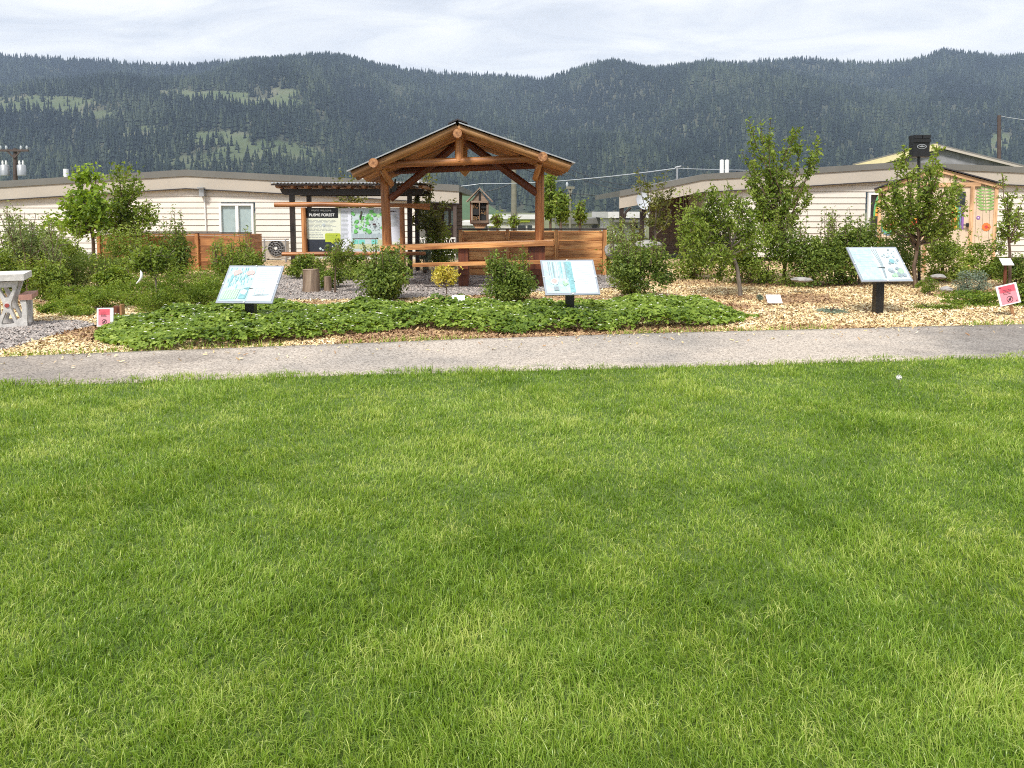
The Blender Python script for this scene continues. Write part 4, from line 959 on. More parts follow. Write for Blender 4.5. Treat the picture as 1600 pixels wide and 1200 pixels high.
# ------------------------------------------------------------------ left mobile home
YL = 25.6
def mobile_left():
    o = thing('mobile_home', 'long cream mobile home with grey edged low gable roof on the left', 'house', (-4, YL, 0))
    line = [xz(u, v, YL) for u, v in ((-330, 304), (0, 283), (290, 265), (500, 276), (717, 289))]
    top = lambda x: interp(line, x)-.50
    xe = xz(652, 300, YL)[0]; xr = xz(717, 300, YL)[0]
    w0, w1 = xz(343, 318, YL), xz(398, 380, YL)
    mb = MB(); lap_wall(mb, line[0][0], xe, YL+.15, .12, top, .198, skip=[(w0[0], w1[0], w1[1], w0[1])])
    mb.box((xe, YL+3.6, 1.35), (.06, 6.7, 2.7)); mb.box(((line[0][0]+xe)/2, YL+.3, .05), (xe-line[0][0], .2, .2))
    mb.build('wall', M['siding'], o)
    mb = MB(); ribbon_x(mb, line, .2, .62, YL, YL+.1); fa = mb.build('fascia', M['fascia'], o)
    mb = MB(); ribbon_x(mb, line, 0, .215, YL-.04, YL+8); mb.build('roof', M['roof_cap'], o)
    mb = MB()
    for (xa, za), (xb, zb) in zip(line[:-1], line[1:]): mb.beam((xa, YL-.015, za-.635), (xb, YL-.015, zb-.635), .05, .03)
    mb.build('trim_strip', M['roof_dark'], o)
    window(o, 343, 318, 398, 380, YL+.12, .02, M['curtain'])
    # porch under the right end
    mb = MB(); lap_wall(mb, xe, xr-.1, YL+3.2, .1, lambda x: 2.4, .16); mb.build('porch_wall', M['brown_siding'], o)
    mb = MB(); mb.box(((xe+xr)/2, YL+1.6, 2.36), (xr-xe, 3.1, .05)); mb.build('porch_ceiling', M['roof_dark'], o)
    p = B(711, YL, 0)
    mb = MB(); mb.box((p.x, YL+.08, 1.2), (.11, .11, 2.36)); mb.build('porch_post', M['pole_brown'], o)
    mb = MB(); p2 = B(700, YL+.5, 0); mb.box((p2.x-.1, YL+2.6, 1.2), (.1, .1, 2.3)); mb.build('porch_post', M['pole_brown'], o)
    mb = MB(); q0, q1 = A(694, 330, YL+3.1), A(708, 352, YL+3.1); mb.box(((q0.x+q1.x)/2, YL+3.12, (q0.z+q1.z)/2), (q1.x-q0.x, .05, q0.z-q1.z)); mb.build('porch_window', M['curtain'], o)
    # wall lamp, its conduit, plumbing vent
    a = A(316, 297, YL); mb = MB(); mb.box((a.x, YL+.02, a.z-.08), (.16, .22, .26)); mb.box((a.x, YL-.04, a.z+.07), (.19, .3, .04)); lamp = mb.build('wall_lamp', M['galv'], o)
    mb = MB(); b = A(320, 360, YL); mb.tube([(a.x+.03, YL+.09, a.z-.2), (a.x+.05, YL+.09, b.z)], .022, 6); mb.build('conduit', M['white_trim'], lamp)
    for (u, v0, v1) in ((103, 264, 280), (567, 268, 284)):
        p, q = A(u, v0, YL+3), A(u, v1, YL+3); mb = MB(); mb.tube([q-Vector((0, 0, .4)), p], .09, 10); mb.build('roof_vent', M['white_trim'], o)
mobile_left()

# lattice railing of the porch
def railing():
    y = YL-.9; x0, x1 = B(650, y).x, B(712, y).x; z1 = A(660, 372, y).z; z0 = z1-.55
    o = thing('porch_railing', 'white iron lattice railing in front of the dark porch', 'railing', ((x0+x1)/2, y, 0))
    mb = MB(); mb.box(((x0+x1)/2, y, z1), (x1-x0, .04, .04)); mb.box(((x0+x1)/2, y, z0), (x1-x0, .04, .03)); mb.build('rail', M['white_trim'], o)
    mb = MB(); n = 8; w = (x1-x0)/n
    for k in range(n):
        for a, b in (((k, z0), (k+1, z1)), ((k+1, z0), (k, z1))): mb.tube([(x0+a[0]*w, y, a[1]), (x0+b[0]*w, y, b[1])], .013, 5)
        c = (x0+(k+.5)*w, (z0+z1)/2); mb.tube([(c[0]+.09*math.cos(t*.785), y-.01, c[1]+.09*math.sin(t*.785)) for t in range(9)], .014, 5, caps=False)
    mb.build('lattice', M['white_trim'], o)
    
    for x in (x0, x1): mb = MB(); mb.tube([(x, y, 0), (x, y, z1)], .022, 6); mb.build('post', M['galv'], o)
railing()
def aircon():
    y = 24.6; p = A(427, 400, y); r = .27
    o = thing('air_conditioner', 'outdoor air conditioner with a round black fan beside the cream wall', 'air conditioner', (p.x, y, 0))
    mb = MB(); mb.box((p.x-.02, y+.2, .38), (.86, .34, .64)); mb.build('casing', M['fascia'], o)
    mb = MB(); c = Vector((p.x+.1, y+.01, .40)); n = 20
    mb.tube([c+Vector((0, .02, 0)), c+Vector((0, -.015, 0))], .27, n); fan = mb.build('fan_grille', M['black_steel'], o)
    mb = MB()
    for q in range(12):
        t = q*math.pi/6; mb.tube([c+Vector((.06*math.cos(t), -.03, .06*math.sin(t))), c+Vector((.26*math.cos(t+.3), -.03, .26*math.sin(t+.3)))], .006, 4)
    for rr in (.12, .19, .26): mb.tube([c+Vector((rr*math.cos(t*.3142), -.03, rr*math.sin(t*.3142))) for t in range(21)], .006, 4, caps=False)
    mb.build('guard', M['galv'], fan)
    mb = MB(); mb.tube([c+Vector((0, -.01, 0)), c+Vector((0, -.05, 0))], .05, 12); mb.build('hub', M['white_trim'], fan)
    
    for s in (-.3, .3): mb = MB(); mb.box((p.x+s, y+.2, .03), (.12, .3, .06)); mb.build('foot', M['concrete'], o)
aircon()
def chain_fence():
    y = 23.8; x0, x1 = B(392, y).x, B(462, y).x; zt = A(420, 376, y).z; 
    o = thing('chain_link_fence', 'short grey chain link fence in front of the air conditioner', 'fence', ((x0+x1)/2, y, 0))
    for u in (414, 447): x = B(u, y).x; mb = MB(); mb.tube([(x, y, 0), (x, y, zt+.03)], .028, 8); mb.ball((x, y, zt+.04), .035); mb.build('post', M['galv'], o)
    mb = MB(); mb.tube([(x0, y, zt), (x1, y, zt)], .02, 6); mb.build('rail', M['galv'], o)
    mb = MB(); s = .11; h = zt-.05; k = x0-h
    while k < x1:
        for dr in (1, -1):
            a = k if dr == 1 else k+h; e = a+dr*h; p, q = Vector((a, y+dr*.006, .05)), Vector((e, y+dr*.006, zt)); d = q-p
            t0 = 0.0; t1 = 1.0
            for (lim, sg) in ((x0, 1), (x1, -1)):
                f = (lim-p.x)/d.x
                if (p.x-lim)*sg < 0: t0 = max(t0, f)
                if (q.x-lim)*sg < 0: t1 = min(t1, f)
            if t1 > t0: mb.tube([p+d*t0, p+d*t1], .0028, 3, caps=False)
        k += s
    mb.build('wire_mesh', M['galv'], o)
chain_fence()

# ------------------------------------------------------------------ right mobile home, its porch
YH = 24.0
def mobile_right():
    o = thing('mobile_home', 'long beige mobile home with dark porch and low gable roof on the right', 'house', (12, YH, 0))
    line = [xz(u, v, YH) for u, v in ((968, 298), (1022, 288), (1098, 272), (1250, 263), (1410, 253), (1620, 262), (1990, 284))]
    top = lambda x: interp(line, x)-.46
    xw = xz(1105, 300, YH)[0]
    w0, w1 = xz(1356, 301, YH), xz(1384, 362, YH)
    mb = MB(); lap_wall(mb, xw, line[-1][0], YH+.15, .12, top, .19, skip=[(w0[0], w1[0], w1[1], w0[1])])
    mb.box((xw, YH+3, 1.2), (.06, 5.6, 2.3)); mb.build('wall', M['siding2'], o)
    mb = MB(); ribbon_x(mb, line, .17, .56, YH, YH+.1); mb.build('fascia', M['fascia'], o)
    mb = MB(); ribbon_x(mb, line, 0, .185, YH-.04, YH+7); mb.build('roof', M['roof_cap'], o)
    mb = MB()
    for (xa, za), (xb, zb) in zip(line[2:-1], line[3:]): mb.beam((xa, YH-.015, za-.575), (xb, YH-.015, zb-.575), .05, .03)
    mb.build('trim_strip', M['roof_dark'], o)
    window(o, 1356, 301, 1384, 362, YH+.12, 0, M['glass_dark'])
    x0 = xz(1036, 330, YH)[0]
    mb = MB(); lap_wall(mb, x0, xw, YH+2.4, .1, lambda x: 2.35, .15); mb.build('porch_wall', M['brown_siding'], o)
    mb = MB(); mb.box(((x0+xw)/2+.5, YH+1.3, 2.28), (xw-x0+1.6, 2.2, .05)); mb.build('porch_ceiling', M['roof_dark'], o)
    for u in (971, 1003):
        p = B(u, YH, 0); zt = interp(line, p.x)-.55
        mb = MB(); mb.box((p.x, YH+.1, zt/2), (.13, .13, zt)); mb.tube([(p.x+.05, YH+.05, zt-.5), (p.x+.12, YH+.05, zt-.15), (p.x+.28, YH+.05, zt+.0)], .045, 6); mb.build('porch_post', M['brown_steel'], o)
    p = B(1100, YH+1.2, 0); mb = MB(); mb.box((p.x-.12, YH+1.2, 1.12), (.1, .1, 2.2)); mb.build('porch_post', M['brown_steel'], o)
    for u in (1127, 1135):
        p, q = A(u+1, 250, YH+3), A(u+1, 272, YH+3); mb = MB(); mb.tube([q-Vector((0, 0, .4)), p], .075, 10); mb.tube([p, p+Vector((0, 0, .03))], .05, 8, mi=1); mb.build('roof_vent', [M['white_trim'], M['galv']], o)
    p, q = A(1058, 262, YH+2), A(1058, 284, YH+2); mb = MB(); mb.tube([q, p], .035, 6); mb.tube([p+Vector((-.08, 0, 0)), p+Vector((.14, 0, .05))], .03, 6); mb.build('service_mast', M['galv'], o)
mobile_right()
def dish():
    y = YH-.25; c = A(1006, 314, y); r = .26
    o = thing('satellite_dish', 'round grey satellite dish fixed to the porch corner', 'satellite dish', c)
    nrm = Vector((.35, -.9, .3)).normalized(); a = nrm.cross(Vector((0, 0, 1))).normalized(); b = nrm.cross(a)
    mb = MB(); vs = [c-nrm*.06]; fs = []; n = 22
    for j in (1, 2, 3):
        for i in range(n): t = 2*math.pi*i/n; rr = r*j/3; vs.append(c+a*math.cos(t)*rr+b*math.sin(t)*rr*1.08-nrm*(.06*(1-(j/3)**2)))
    for i in range(n):
        fs.append((0, 1+i, 1+(i+1) % n))
        for j in (0, 1): fs.append((1+j*n+i, 1+j*n+n+i, 1+j*n+n+(i+1) % n, 1+j*n+(i+1) % n))
    mb.add(vs, fs, None, 0, True); mb.add([v-nrm*.012 for v in vs], [f[::-1] for f in fs], None, 0, True); mb.build('reflector', M['dish'], o)
    mb = MB(); e = c+nrm*.3+b*.16; mb.tube([c+b*r, e], .012, 6); mb.box(e, (.08, .1, .07)); mb.build('feed_arm', M['white_trim'], o)
    mb = MB(); mb.tube([c-nrm*.06, c-nrm*.17, c-nrm*.17-Vector((0, 0, .3))], .025, 6); mb.build('mount', M['galv'], o)
dish()

# ------------------------------------------------------------------ painted garden shed
def shed():
    y = 19.6; o = thing('garden_shed', 'pale wooden shed painted with rainbows, flowers and a green fern', 'shed', B(1463, y, 0))
    L = xz(1372, 296, y); Rr = xz(1556, 291, y); top = xz(1464, 264, y)
    # board wall with grooves, one pentagon per vertical board
    mb = MB(); n = 18
    f = lambda x: np.interp(x, [L[0], top[0], Rr[0]], [L[1], top[1], Rr[1]])
    xs = np.linspace(L[0]+.03, Rr[0]-.03, n+1)
    for a, b in zip(xs[:-1], xs[1:]):
        a2, b2 = a+.006, b-.006; mb.prism([(a2, y, .05), (b2, y, .05), (b2, y, float(f(b2))), (a2, y, float(f(a2)))], (0, .03, 0))
    mb.prism([(xs[0], y+.031, .05), (xs[-1], y+.031, .05), (xs[-1], y+.031, Rr[1]-.02), (top[0], y+.031, top[1]-.02), (xs[0], y+.031, L[1]-.02)], (0, 2.6, 0))
    mb.build('wall', M['shed_wall'], o)
    mb = MB()
    for e in (L, Rr):
        d = Vector((e[0]-top[0], 0, e[1]-top[1])); e2 = (e[0]+d.x*.05, e[1]+d.z*.05)
        mb.beam((top[0], y-.05, top[1]-.02), (e2[0], y-.05, e2[1]-.02), .05, .10)
    mb.build('barge_board', M['shed_wood'], o)
    mb = MB()
    for e in (L, Rr):
        d = Vector((e[0]-top[0], 0, e[1]-top[1])); e2 = (e[0]+d.x*.07, e[1]+d.z*.07)
        mb.prism([(top[0], y-.14, top[1]+.055), (e2[0], y-.14, e2[1]+.055), (e2[0], y-.14, e2[1]+.085), (top[0], y-.14, top[1]+.085)], (0, 2.9, 0))
    mb.build('roof', M['roof_dark'], o)
    
    for e, q in ((Rr, -.06), (L, .06)): mb = MB(); mb.box((e[0]+q, y-.02, e[1]/2), (.09, .04, e[1]-.1)); mb.build('corner_board', M['shed_wood'], o)
    d0, d1 = xz(1446, 292, y), xz(1516, 380, y)
    mb = MB(); mb.box(((d0[0]+d1[0])/2, y-.015, d0[1]/2), (d1[0]-d0[0], .03, d0[1])); door = mb.build('door', M['shed_wall'], o)
    mb = MB(); mb.box((d1[0]-.05, y-.05, d0[1]/2), (.1, .04, d0[1])); mb.box((d0[0]+.05, y-.05, d0[1]/2), (.1, .04, d0[1])); mb.box(((d0[0]+d1[0])/2, y-.05, d0[1]+.05), (d1[0]-d0[0]+.3, .04, .1)); mb.build('door_frame', M['shed_wood'], door)
    p = A(1509, 351, y); mb = MB(); mb.box((p.x, y-.1, p.z), (.07, .07, .09)); mb.tube([(p.x, y-.12, p.z), (p.x-.1, y-.12, p.z)], .018, 6); mb.build('latch', M['black_steel'], door)
    a, b = xz(1494, 300, y), xz(1506, 322, y); mb = MB(); mb.box(((a[0]+b[0])/2, y-.045, (a[1]+b[1])/2), (b[0]-a[0], .03, a[1]-b[1])); mb.build('door_window', M['glass_dark'], door)
    # painted rainbow arches and a heart shaped loop
    cols = ['rb_red', 'orange', 'yellow', 'rb_green', 'rb_blue', 'rb_violet']
    def arch(name, u, v, r0, w, a0, a1, ry, off, parent, cs):
        mb = MB(); c = A(u, v, y)
        for k in range(len(cs)):
            ra, rb = (r0+k*w)*PX(y), (r0+(k+1)*w)*PX(y); n = 18
            for i in range(n):
                t0, t1 = R(a0+(a1-a0)*i/n), R(a0+(a1-a0)*(i+1)/n)
                mb.add([(c.x+math.cos(t)*rr, y-off, c.z+math.sin(t)*rr*ry) for (t, rr) in ((t0, ra), (t1, ra), (t1, rb), (t0, rb))], [(3, 2, 1, 0)], None, k)
        mb.build(name, [M[q] for q in cs], parent)
    arch('painted_rainbow', 1388, 346, 3, 2.3, 180, 360, 1.6, .006, o, ['rb_pink', 'rb_red', 'yellow', 'rb_green', 'rb_blue'])
    arch('painted_rainbow', 1376, 338, 4, 2.6, 88, 180, 3.2, .009, o, ['orange', 'yellow', 'rb_green', 'rb_blue'][:3])
    cs = ['rb_red', 'orange', 'yellow', 'rb_green', 'rb_blue', 'rb_violet']; arch('painted_rainbow', 1482, 332, 4, 2.9, 0, 90, 1.0, .036, door, cs)
    mb = MB()
    for k in range(6): a, b = A(1486+2.9*k, 332, y), A(1488.9+2.9*k, 358, y); mb.poly([(a.x, y-.036, b.z), (b.x, y-.036, b.z), (b.x, y-.036, a.z), (a.x, y-.036, a.z)], k)
    mb.build('painted_stripes', [M[q] for q in cs], door)
    arch('painted_rainbow', 1432, 356, 4, 3.0, 0, 180, 1.4, .006, o, ['rb_red', 'orange', 'yellow'])
    def flower(u, v, r, pet, cen, n):
        c = A(u, v, y); mb = MB(); rr = r*PX(y)
        for i in range(n):
            t = 2*math.pi*i/n; e = Vector((c.x+math.cos(t)*rr*.62, y-.008-.001*(i % 2), c.z+math.sin(t)*rr*.62))
            mb.poly([e+Vector((math.cos(q*.785)*rr*.4, 0, math.sin(q*.785)*rr*.4)) for q in range(8)])
        mb.poly([Vector((c.x+math.cos(q*.5236)*rr*.38, y-.012, c.z+math.sin(q*.5236)*rr*.38)) for q in range(12)], 1); mb.build('painted_flower', [M[pet], M[cen]], o)
    flower(1537, 354, 6.5, 'orange', 'rb_red', 9); flower(1525.5, 340, 3, 'rb_violet', 'white_trim', 6); flower(1545, 366, 2.4, 'fern', 'yellow', 5)
    mb = MB(); s0, s1 = A(1537, 332, y), A(1535, 292, y); pr = Vector((0, -.008, 0))
    mb.poly([s0+pr+Vector((-.012, 0, 0)), s0+pr+Vector((.012, 0, 0)), s1+pr+Vector((.008, 0, 0)), s1+pr+Vector((-.008, 0, 0))])
    for k in range(8):
        t = .1+.85*k/7; b = s0.lerp(s1, t)+Vector((0, -.01, 0)); ln = .26*(1-.55*abs(t-.45))
        for sg in (-1, 1):
            e = b+Vector((sg*ln, 0, ln*.22)); mid = b.lerp(e, .55); mb.poly([b, mid+Vector((0, 0, -.035)), e, mid+Vector((0, 0, .035))])
    mb.build('painted_fern', M['fern'], o)
    return o
so = shed()
so.rotation_euler.z = R(-26); so.scale = (.9, 1, 1)

# ------------------------------------------------------------------ buildings and poles further off
def grey_house():
    y = 44; o = thing('house', 'grey shingled house with yellow roof edge rising behind the beige mobile home', 'house', B(1470, y, 0))
    a, t, b = xz(1330, 260, y), xz(1466, 229, y), xz(1580, 263, y); s = xz(1366, 262, y)
    mb = MB(); mb.prism([(s[0], y, 0), (b[0], y, 0), (b[0], y, b[1]), (t[0], y, t[1]-.1), (s[0], y, s[1])], (0, 7, 0)); mb.build('gable_wall', M['shingle'], o)
    mb = MB(); mb.beam((a[0], y-.2, a[1]), (t[0], y-.2, t[1]), .3, .34); mb.build('yellow_roof_edge', M['yellow_fascia'], o)
    mb = MB(); mb.beam((t[0], y-.2, t[1]), (b[0]+.4, y-.2, b[1]-.1), .3, .12); mb.build('pale_roof_edge', M['fascia'], o)
    mb = MB(); mb.prism([(a[0], y-.1, a[1]+.2), (t[0], y-.1, t[1]+.19), (t[0], y-.1, t[1]+.27), (a[0], y-.1, a[1]+.28)], (0, 7.5, 0))
    mb.prism([(t[0], y-.1, t[1]+.08), (b[0]+.4, y-.1, b[1]), (b[0]+.4, y-.1, b[1]+.08), (t[0], y-.1, t[1]+.16)], (0, 7.5, 0)); mb.build('roof', M['roof_cap'], o)
    o.rotation_euler.z = R(-27); o.scale = (.9, 1, 1)
grey_house()
def far_building(name, label, u0, u1, vt, Y, wall, extras):
    o = thing(name, label, 'building', B((u0+u1)/2, Y, 0)); a, b = xz(u0, vt, Y), xz(u1, vt, Y)
    mb = MB(); mb.box(((a[0]+b[0])/2, Y+4, (a[1]-.35)/2), (b[0]-a[0], 8, a[1]-.35)); mb.build('wall', M[wall], o)
    mb = MB(); mb.box(((a[0]+b[0])/2, Y+3.9, a[1]-.17), (b[0]-a[0]+.5, 8.6, .34)); mb.build('roof', M['far_white' if extras.get('white') else 'roof_cap'], o)
    for (nm, p, q, m, pr) in extras.get('bits', ()):
        c, d = xz(p[0], p[1], Y), xz(q[0], q[1], Y); mb = MB(); mb.box(((c[0]+d[0])/2, Y-pr/2, (c[1]+d[1])/2), (d[0]-c[0], pr+.02, c[1]-d[1])); mb.build(nm, M[m], o)
    return o
far_building('shop_building', 'low white shop with yellow-green sign strip far behind the cedar bins', 762, 850, 336, 62, 'far_cream', {'white': True, 'bits': [
    ('shop_sign', (781, 341), (807, 347), 'cream_print', .2), ('shop_sign', (807.5, 340), (828, 347), 'lime_print', .24), ('window', (809, 352), (821, 358), 'glass_dark', .06), ('window', (824, 352), (831, 358), 'glass_dark', .06), ('awning', (762, 349), (776, 353), 'far_white', 1.2)]})
far_building('long_house', 'long pale low house with a grey flat roof behind the poplars', 878, 966, 341, 48, 'far_cream', {'bits': [('window', (925, 352), (933, 359), 'glass_dark', .06)]})
far_building('white_house', 'small white sided house seen through the porch posts', 956, 1010, 331, 42, 'far_white', {'white': True, 'bits': [('window', (985, 350), (996, 356), 'glass_dark', .08), ('lower_roof', (956, 343), (1002, 347), 'roof_cap', .8)]})
far_building('far_shed', 'low white house left of the insect house, glimpsed under the shelter', 722, 760, 346, 66, 'far_white', {'white': True})
def pole(label, u, vt, Y, r, mat, arm=None, group='utility poles'):
    b = B(u, Y, -.1); t = A(u, vt, Y); o = thing('utility_pole', label, 'utility pole', b, group)
    mb = MB(); mb.tube([b, b.lerp(t, .5), t], [r, r*.9, r*.75], 10); mb.build('shaft', M[mat], o)
    if arm:
        z = t.z-arm[1]; w = arm[0]; mb = MB(); mb.beam((t.x-w, Y-r, z), (t.x+w, Y-r, z), .12, .14); mb.beam((t.x-w*.5, Y-r, z), (t.x, Y-r, z-.5), .06, .08); mb.beam((t.x+w*.5, Y-r, z), (t.x, Y-r, z-.5), .06, .08); mb.build('crossarm', M[mat], o)
        for q in arm[2]:
            mb = MB(); mb.tube([(t.x+q*w, Y-r, z+.06), (t.x+q*w, Y-r, z+.2), (t.x+q*w, Y-r, z+.32)], [.05, .09, .05], 8); mb.build('insulator', M['wire'], o)
    return o, t
o, tp = pole('utility pole with a crossarm and two pale transformers above the left roof', 24, 232, 52, .17, 'pole_brown', (1.0, .15, (-.9, -.5, .5, .9)))
for dx in (-.52, .62):
    c = A(24, 266, 52)+Vector((dx, -.3, 0)); mb = MB(); mb.tube([c+Vector((0, 0, -.38)), c+Vector((0, 0, .3)), c+Vector((0, 0, .36))], [.27, .27, .2], 14); tr = mb.build('transformer', M['galv'], o)
    for q in (-.12, .12): mb = MB(); mb.tube([c+Vector((q, 0, .34)), c+Vector((q, 0, .5)), c+Vector((q, 0, .64))], [.05, .07, .04], 8); mb.build('bushing', M['white_trim'], tr)
pole('tall brownish grey utility pole seen through the shelter', 803, 246, 40, .17, 'pole_grey')
pole('thin pale utility pole right of the poplars', 891, 292, 46, .08, 'pole_grey', (.25, .05, (-.8,)))
pole('dark brown utility pole above the beige roof near the right edge', 1561, 180, 46, .13, 'pole_brown')
def wire(label, pts, sag, r, mat):
    P = [A(u, v, Y) for u, v, Y in pts]; out = []
    for a, b in zip(P[:-1], P[1:]):
        for k in range(12): t = k/12; out.append(a.lerp(b, t)-Vector((0, 0, sag*4*t*(1-t))))
    out.append(P[-1]); c = sum(out, Vector())/len(out)
    mb = MB(); mb.tube(out, r, 5); tag(mb.build('overhead_wire', M[mat], None, out[0]), label, 'wire', 'overhead wires')
wire('bright overhead wire running from the left roof to the mast on the right porch', [(600, 292, 40), (752, 287, 40), (1058, 263, 26.0)], .15, .02, 'wire')
wire('bright overhead wire from the porch mast across the beige roof', [(1058, 263, 26.0), (1300, 262, 40)], .1, .015, 'wire')
wire('dark overhead wire from the shelter roof down to the right porch', [(700, 302, 40), (803, 285, 40), (1000, 306, 40)], .25, .024, 'wire_dark')
wire('upper of the dark wires slanting right from the shelter roof', [(803, 250, 40), (890, 264, 44), (1010, 290, 52)], .3, .024, 'wire_dark')
wire('lower of the dark wires slanting right from the shelter roof', [(803, 256, 40), (890, 272, 44), (1000, 296, 52)], .3, .024, 'wire_dark')
wire('thin wire leaving the dark pole at the right edge', [(1561, 181, 46), (1760, 188, 46)], .3, .02, 'wire')
wire('wire leaving the crossarm of the transformer pole to the left', [(4, 236, 52), (-200, 226, 52)], .3, .02, 'wire_dark')
# ------------------------------------------------------------------ timber shelter
def shelter():
    o = thing('timber_shelter', 'open log shelter with a corrugated gable roof on two posts', 'shelter', (-1.0, 16.5, 0))
    xL, xR, YC = -2.70, .60, 16.45; xm = -1.06; sl = .036
    tz = lambda x, z: z+sl*(x-xm)
    Yf, Yb = 15.0, 17.9; ze, zr = 2.56, 3.15
    for x, xt in ((xL, xL-.06), (xR, xR)):
        mb = MB(); mb.tube([(x+(xt-x)*t, YC, -.02+(tz(x, 2.52)+.02)*t) for t in (0, .3, .6, 1)], [.115, .105, .1, .095], 12, wob=.04); post = mb.build('post', M['log'], o)
    # logs along the shelter: eaves and ridge
    for x in (xL, xR): mb = MB(); mb.tube([(x, 14.8, tz(x, 2.60)), (x, 16.4, tz(x, 2.6)), (x, 17.75, tz(x, 2.6))], .092, 14, capmi=1, wob=.03); mb.build('eave_log', [M['log'], M['log_end']], o)
    mb = MB(); mb.tube([(xm, 14.82, zr-.04), (xm, 17.8, zr-.04)], .088, 14, capmi=1); mb.build('ridge_log', [M['log'], M['log_end']], o)
    mb = MB(); mb.tube([(xL+.08, 15.3, tz(xL, 2.60)), (xm, 15.3, 2.60), (xR-.08, 15.3, tz(xR, 2.60))], [.075, .08, .075], 12, wob=.04); mb.build('tie_beam', M['log'], o)
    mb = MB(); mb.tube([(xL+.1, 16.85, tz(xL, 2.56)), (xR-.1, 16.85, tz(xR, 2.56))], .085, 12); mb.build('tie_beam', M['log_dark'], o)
    mb = MB(); mb.tube([(xm, 15.3, 2.60), (xm, 15.3, zr-.02)], [.09, .085], 12); mb.build('king_post', M['log'], o)
    mb = MB(); mb.prism([(xm-.12, 16.8, 2.5), (xm+.14, 16.8, 2.5), (xm+.02, 16.8, 2.36)], (0, .1, 0)); mb.tube([(xm, 16.85, 2.55), (xm, 16.85, zr)], .08, 10); mb.build('rear_king_post', M['pole_wood'], o)
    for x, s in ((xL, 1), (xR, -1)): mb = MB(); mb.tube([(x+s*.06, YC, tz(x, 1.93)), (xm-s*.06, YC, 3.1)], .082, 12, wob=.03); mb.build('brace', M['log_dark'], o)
    for x, s in ((xL, 1), (xR, -1)): mb = MB(); mb.tube([(x+s*.10, YC-.05, tz(x, 2.25)), (x+s*.03, 15.5, tz(x, 2.54))], .065, 10, capmi=1); mb.build('knee_brace', [M['pole_wood'], M['log_end']], o)
    # roof: poles down the slope under a corrugated sheet
    over = {-1: Vector((-3.14, 0, tz(-3.14, 2.40))), 1: Vector((1.15, 0, tz(1.15, 2.40)))}
    ridge = Vector((xm, 0, zr+.09))
    mb = MB()
    for s in (-1, 1):
        y = Yf+.14
        while y < Yb:
            e = over[s]; r = .085+.02*random.random(); j = random.uniform(-.08, .03)
            d = (e-ridge).normalized(); mb.tube([Vector((ridge.x, y, ridge.z)), Vector((e.x, y, e.z))+d*j], [r*.85, r], 8, capmi=1, wob=.05); y += .225
    mb.build('roof_poles', [M['pole_wood'], M['log_end']], o)
    for s in (-1, 1):
        mb = MB(); e = over[s]; mb.tube([Vector((ridge.x, Yf-.03, ridge.z-.0)), Vector((e.x, Yf-.03, e.z))], [.07, .075], 10, capmi=1, wob=.04); mb.build('rafter', [M['pole_wood'], M['log_end']], o)
    mb = MB(); wl = .076
    for s in (-1, 1):
        e = over[s]; d = (e-ridge); L = d.length; d.normalize(); nrm = Vector((-d.z*s, 0, abs(d.x))); nrm = nrm if nrm.z > 0 else -nrm
        a = ridge+nrm*.085; b = e+nrm*.085+d*.06; ny = int((Yb-Yf+.24)/wl*6); pv = []
        for k in range(ny+1):
            y = Yf-.14+k*wl/6; h = .011*math.sin(2*math.pi*k/6); pv.append((Vector((a.x, y, a.z))+nrm*h, Vector((b.x, y, b.z))+nrm*h))
        vs = []; fs = []
        for p, q in pv: vs += [p, q, p+nrm*.006, q+nrm*.006]
        for k in range(ny):
            i, j = k*4, k*4+4; fs += [(i, i+1, j+1, j), (i+2, j+2, j+3, i+3), (i+1, i+3, j+3, j+1)]
        fs += [(0, 2, 3, 1), (ny*4, ny*4+1, ny*4+3, ny*4+2)]; mb.add(vs, fs, None, 0, True)
        # front edge trim of the sheet
        mb.beam(Vector((a.x, Yf-.15, a.z)), Vector((b.x, Yf-.15, b.z)), .02, .022)
    roof = mb.build('roof_sheet', M['metal_roof'], o)
    mb = MB(); c = ridge+Vector((0, 0, .105))
    for s in (-1, 1):
        d = (over[s]-ridge).normalized(); mb.prism([(c.x, Yf-.17, c.z+.02), (c.x+d.x*.2, Yf-.17, c.z+d.z*.2+.02), (c.x+d.x*.2, Yf-.17, c.z+d.z*.2+.045), (c.x, Yf-.17, c.z+.05)], (0, Yb-Yf+.3, 0))
    mb.build('ridge_cap', M['roof_dark'], roof)
    mb = MB(); mb.box((xL+.16, YC-.02, 2.1), (.09, .09, .16)); mb.tube([(xL+.16, YC, 2.18), (xL+.18, YC, 2.3)], .02, 6); mb.build('lamp', M['black_steel'], o)
shelter()
def table():
    o = thing('timber_table', 'long heavy timber table with attached bench under the shelter', 'table', (-1.0, 15.9, 0))
    a, b = A(594, 388, 15.75), A(862, 380, 15.75)
    mb = MB()
    for k in range(4):
        y = 15.75+k*.19; mb.beam((a.x+random.uniform(-.02, .02), y, a.z), (b.x+random.uniform(-.06, .06), y, b.z), .18, .095)
    mb.build('tabletop', M['cedar'], o)
    for u, w, d in ((608, .20, .5), (725, .20, .55), (838, .34, .5)):
        p = B(u, 16.0); zt = a.z+(p.x-a.x)/(b.x-a.x)*(b.z-a.z)-.05
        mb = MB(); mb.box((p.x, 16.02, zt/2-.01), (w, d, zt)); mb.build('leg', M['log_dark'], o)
    for u in (725, 838):
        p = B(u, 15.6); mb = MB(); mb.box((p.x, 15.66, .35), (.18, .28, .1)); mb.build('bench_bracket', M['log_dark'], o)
    a, b = A(646, 414, 15.45), A(850, 409, 15.45)
    mb = MB(); mb.beam(a, b, .32, .06); mb.build('bench_seat', M['cedar'], o)
table()

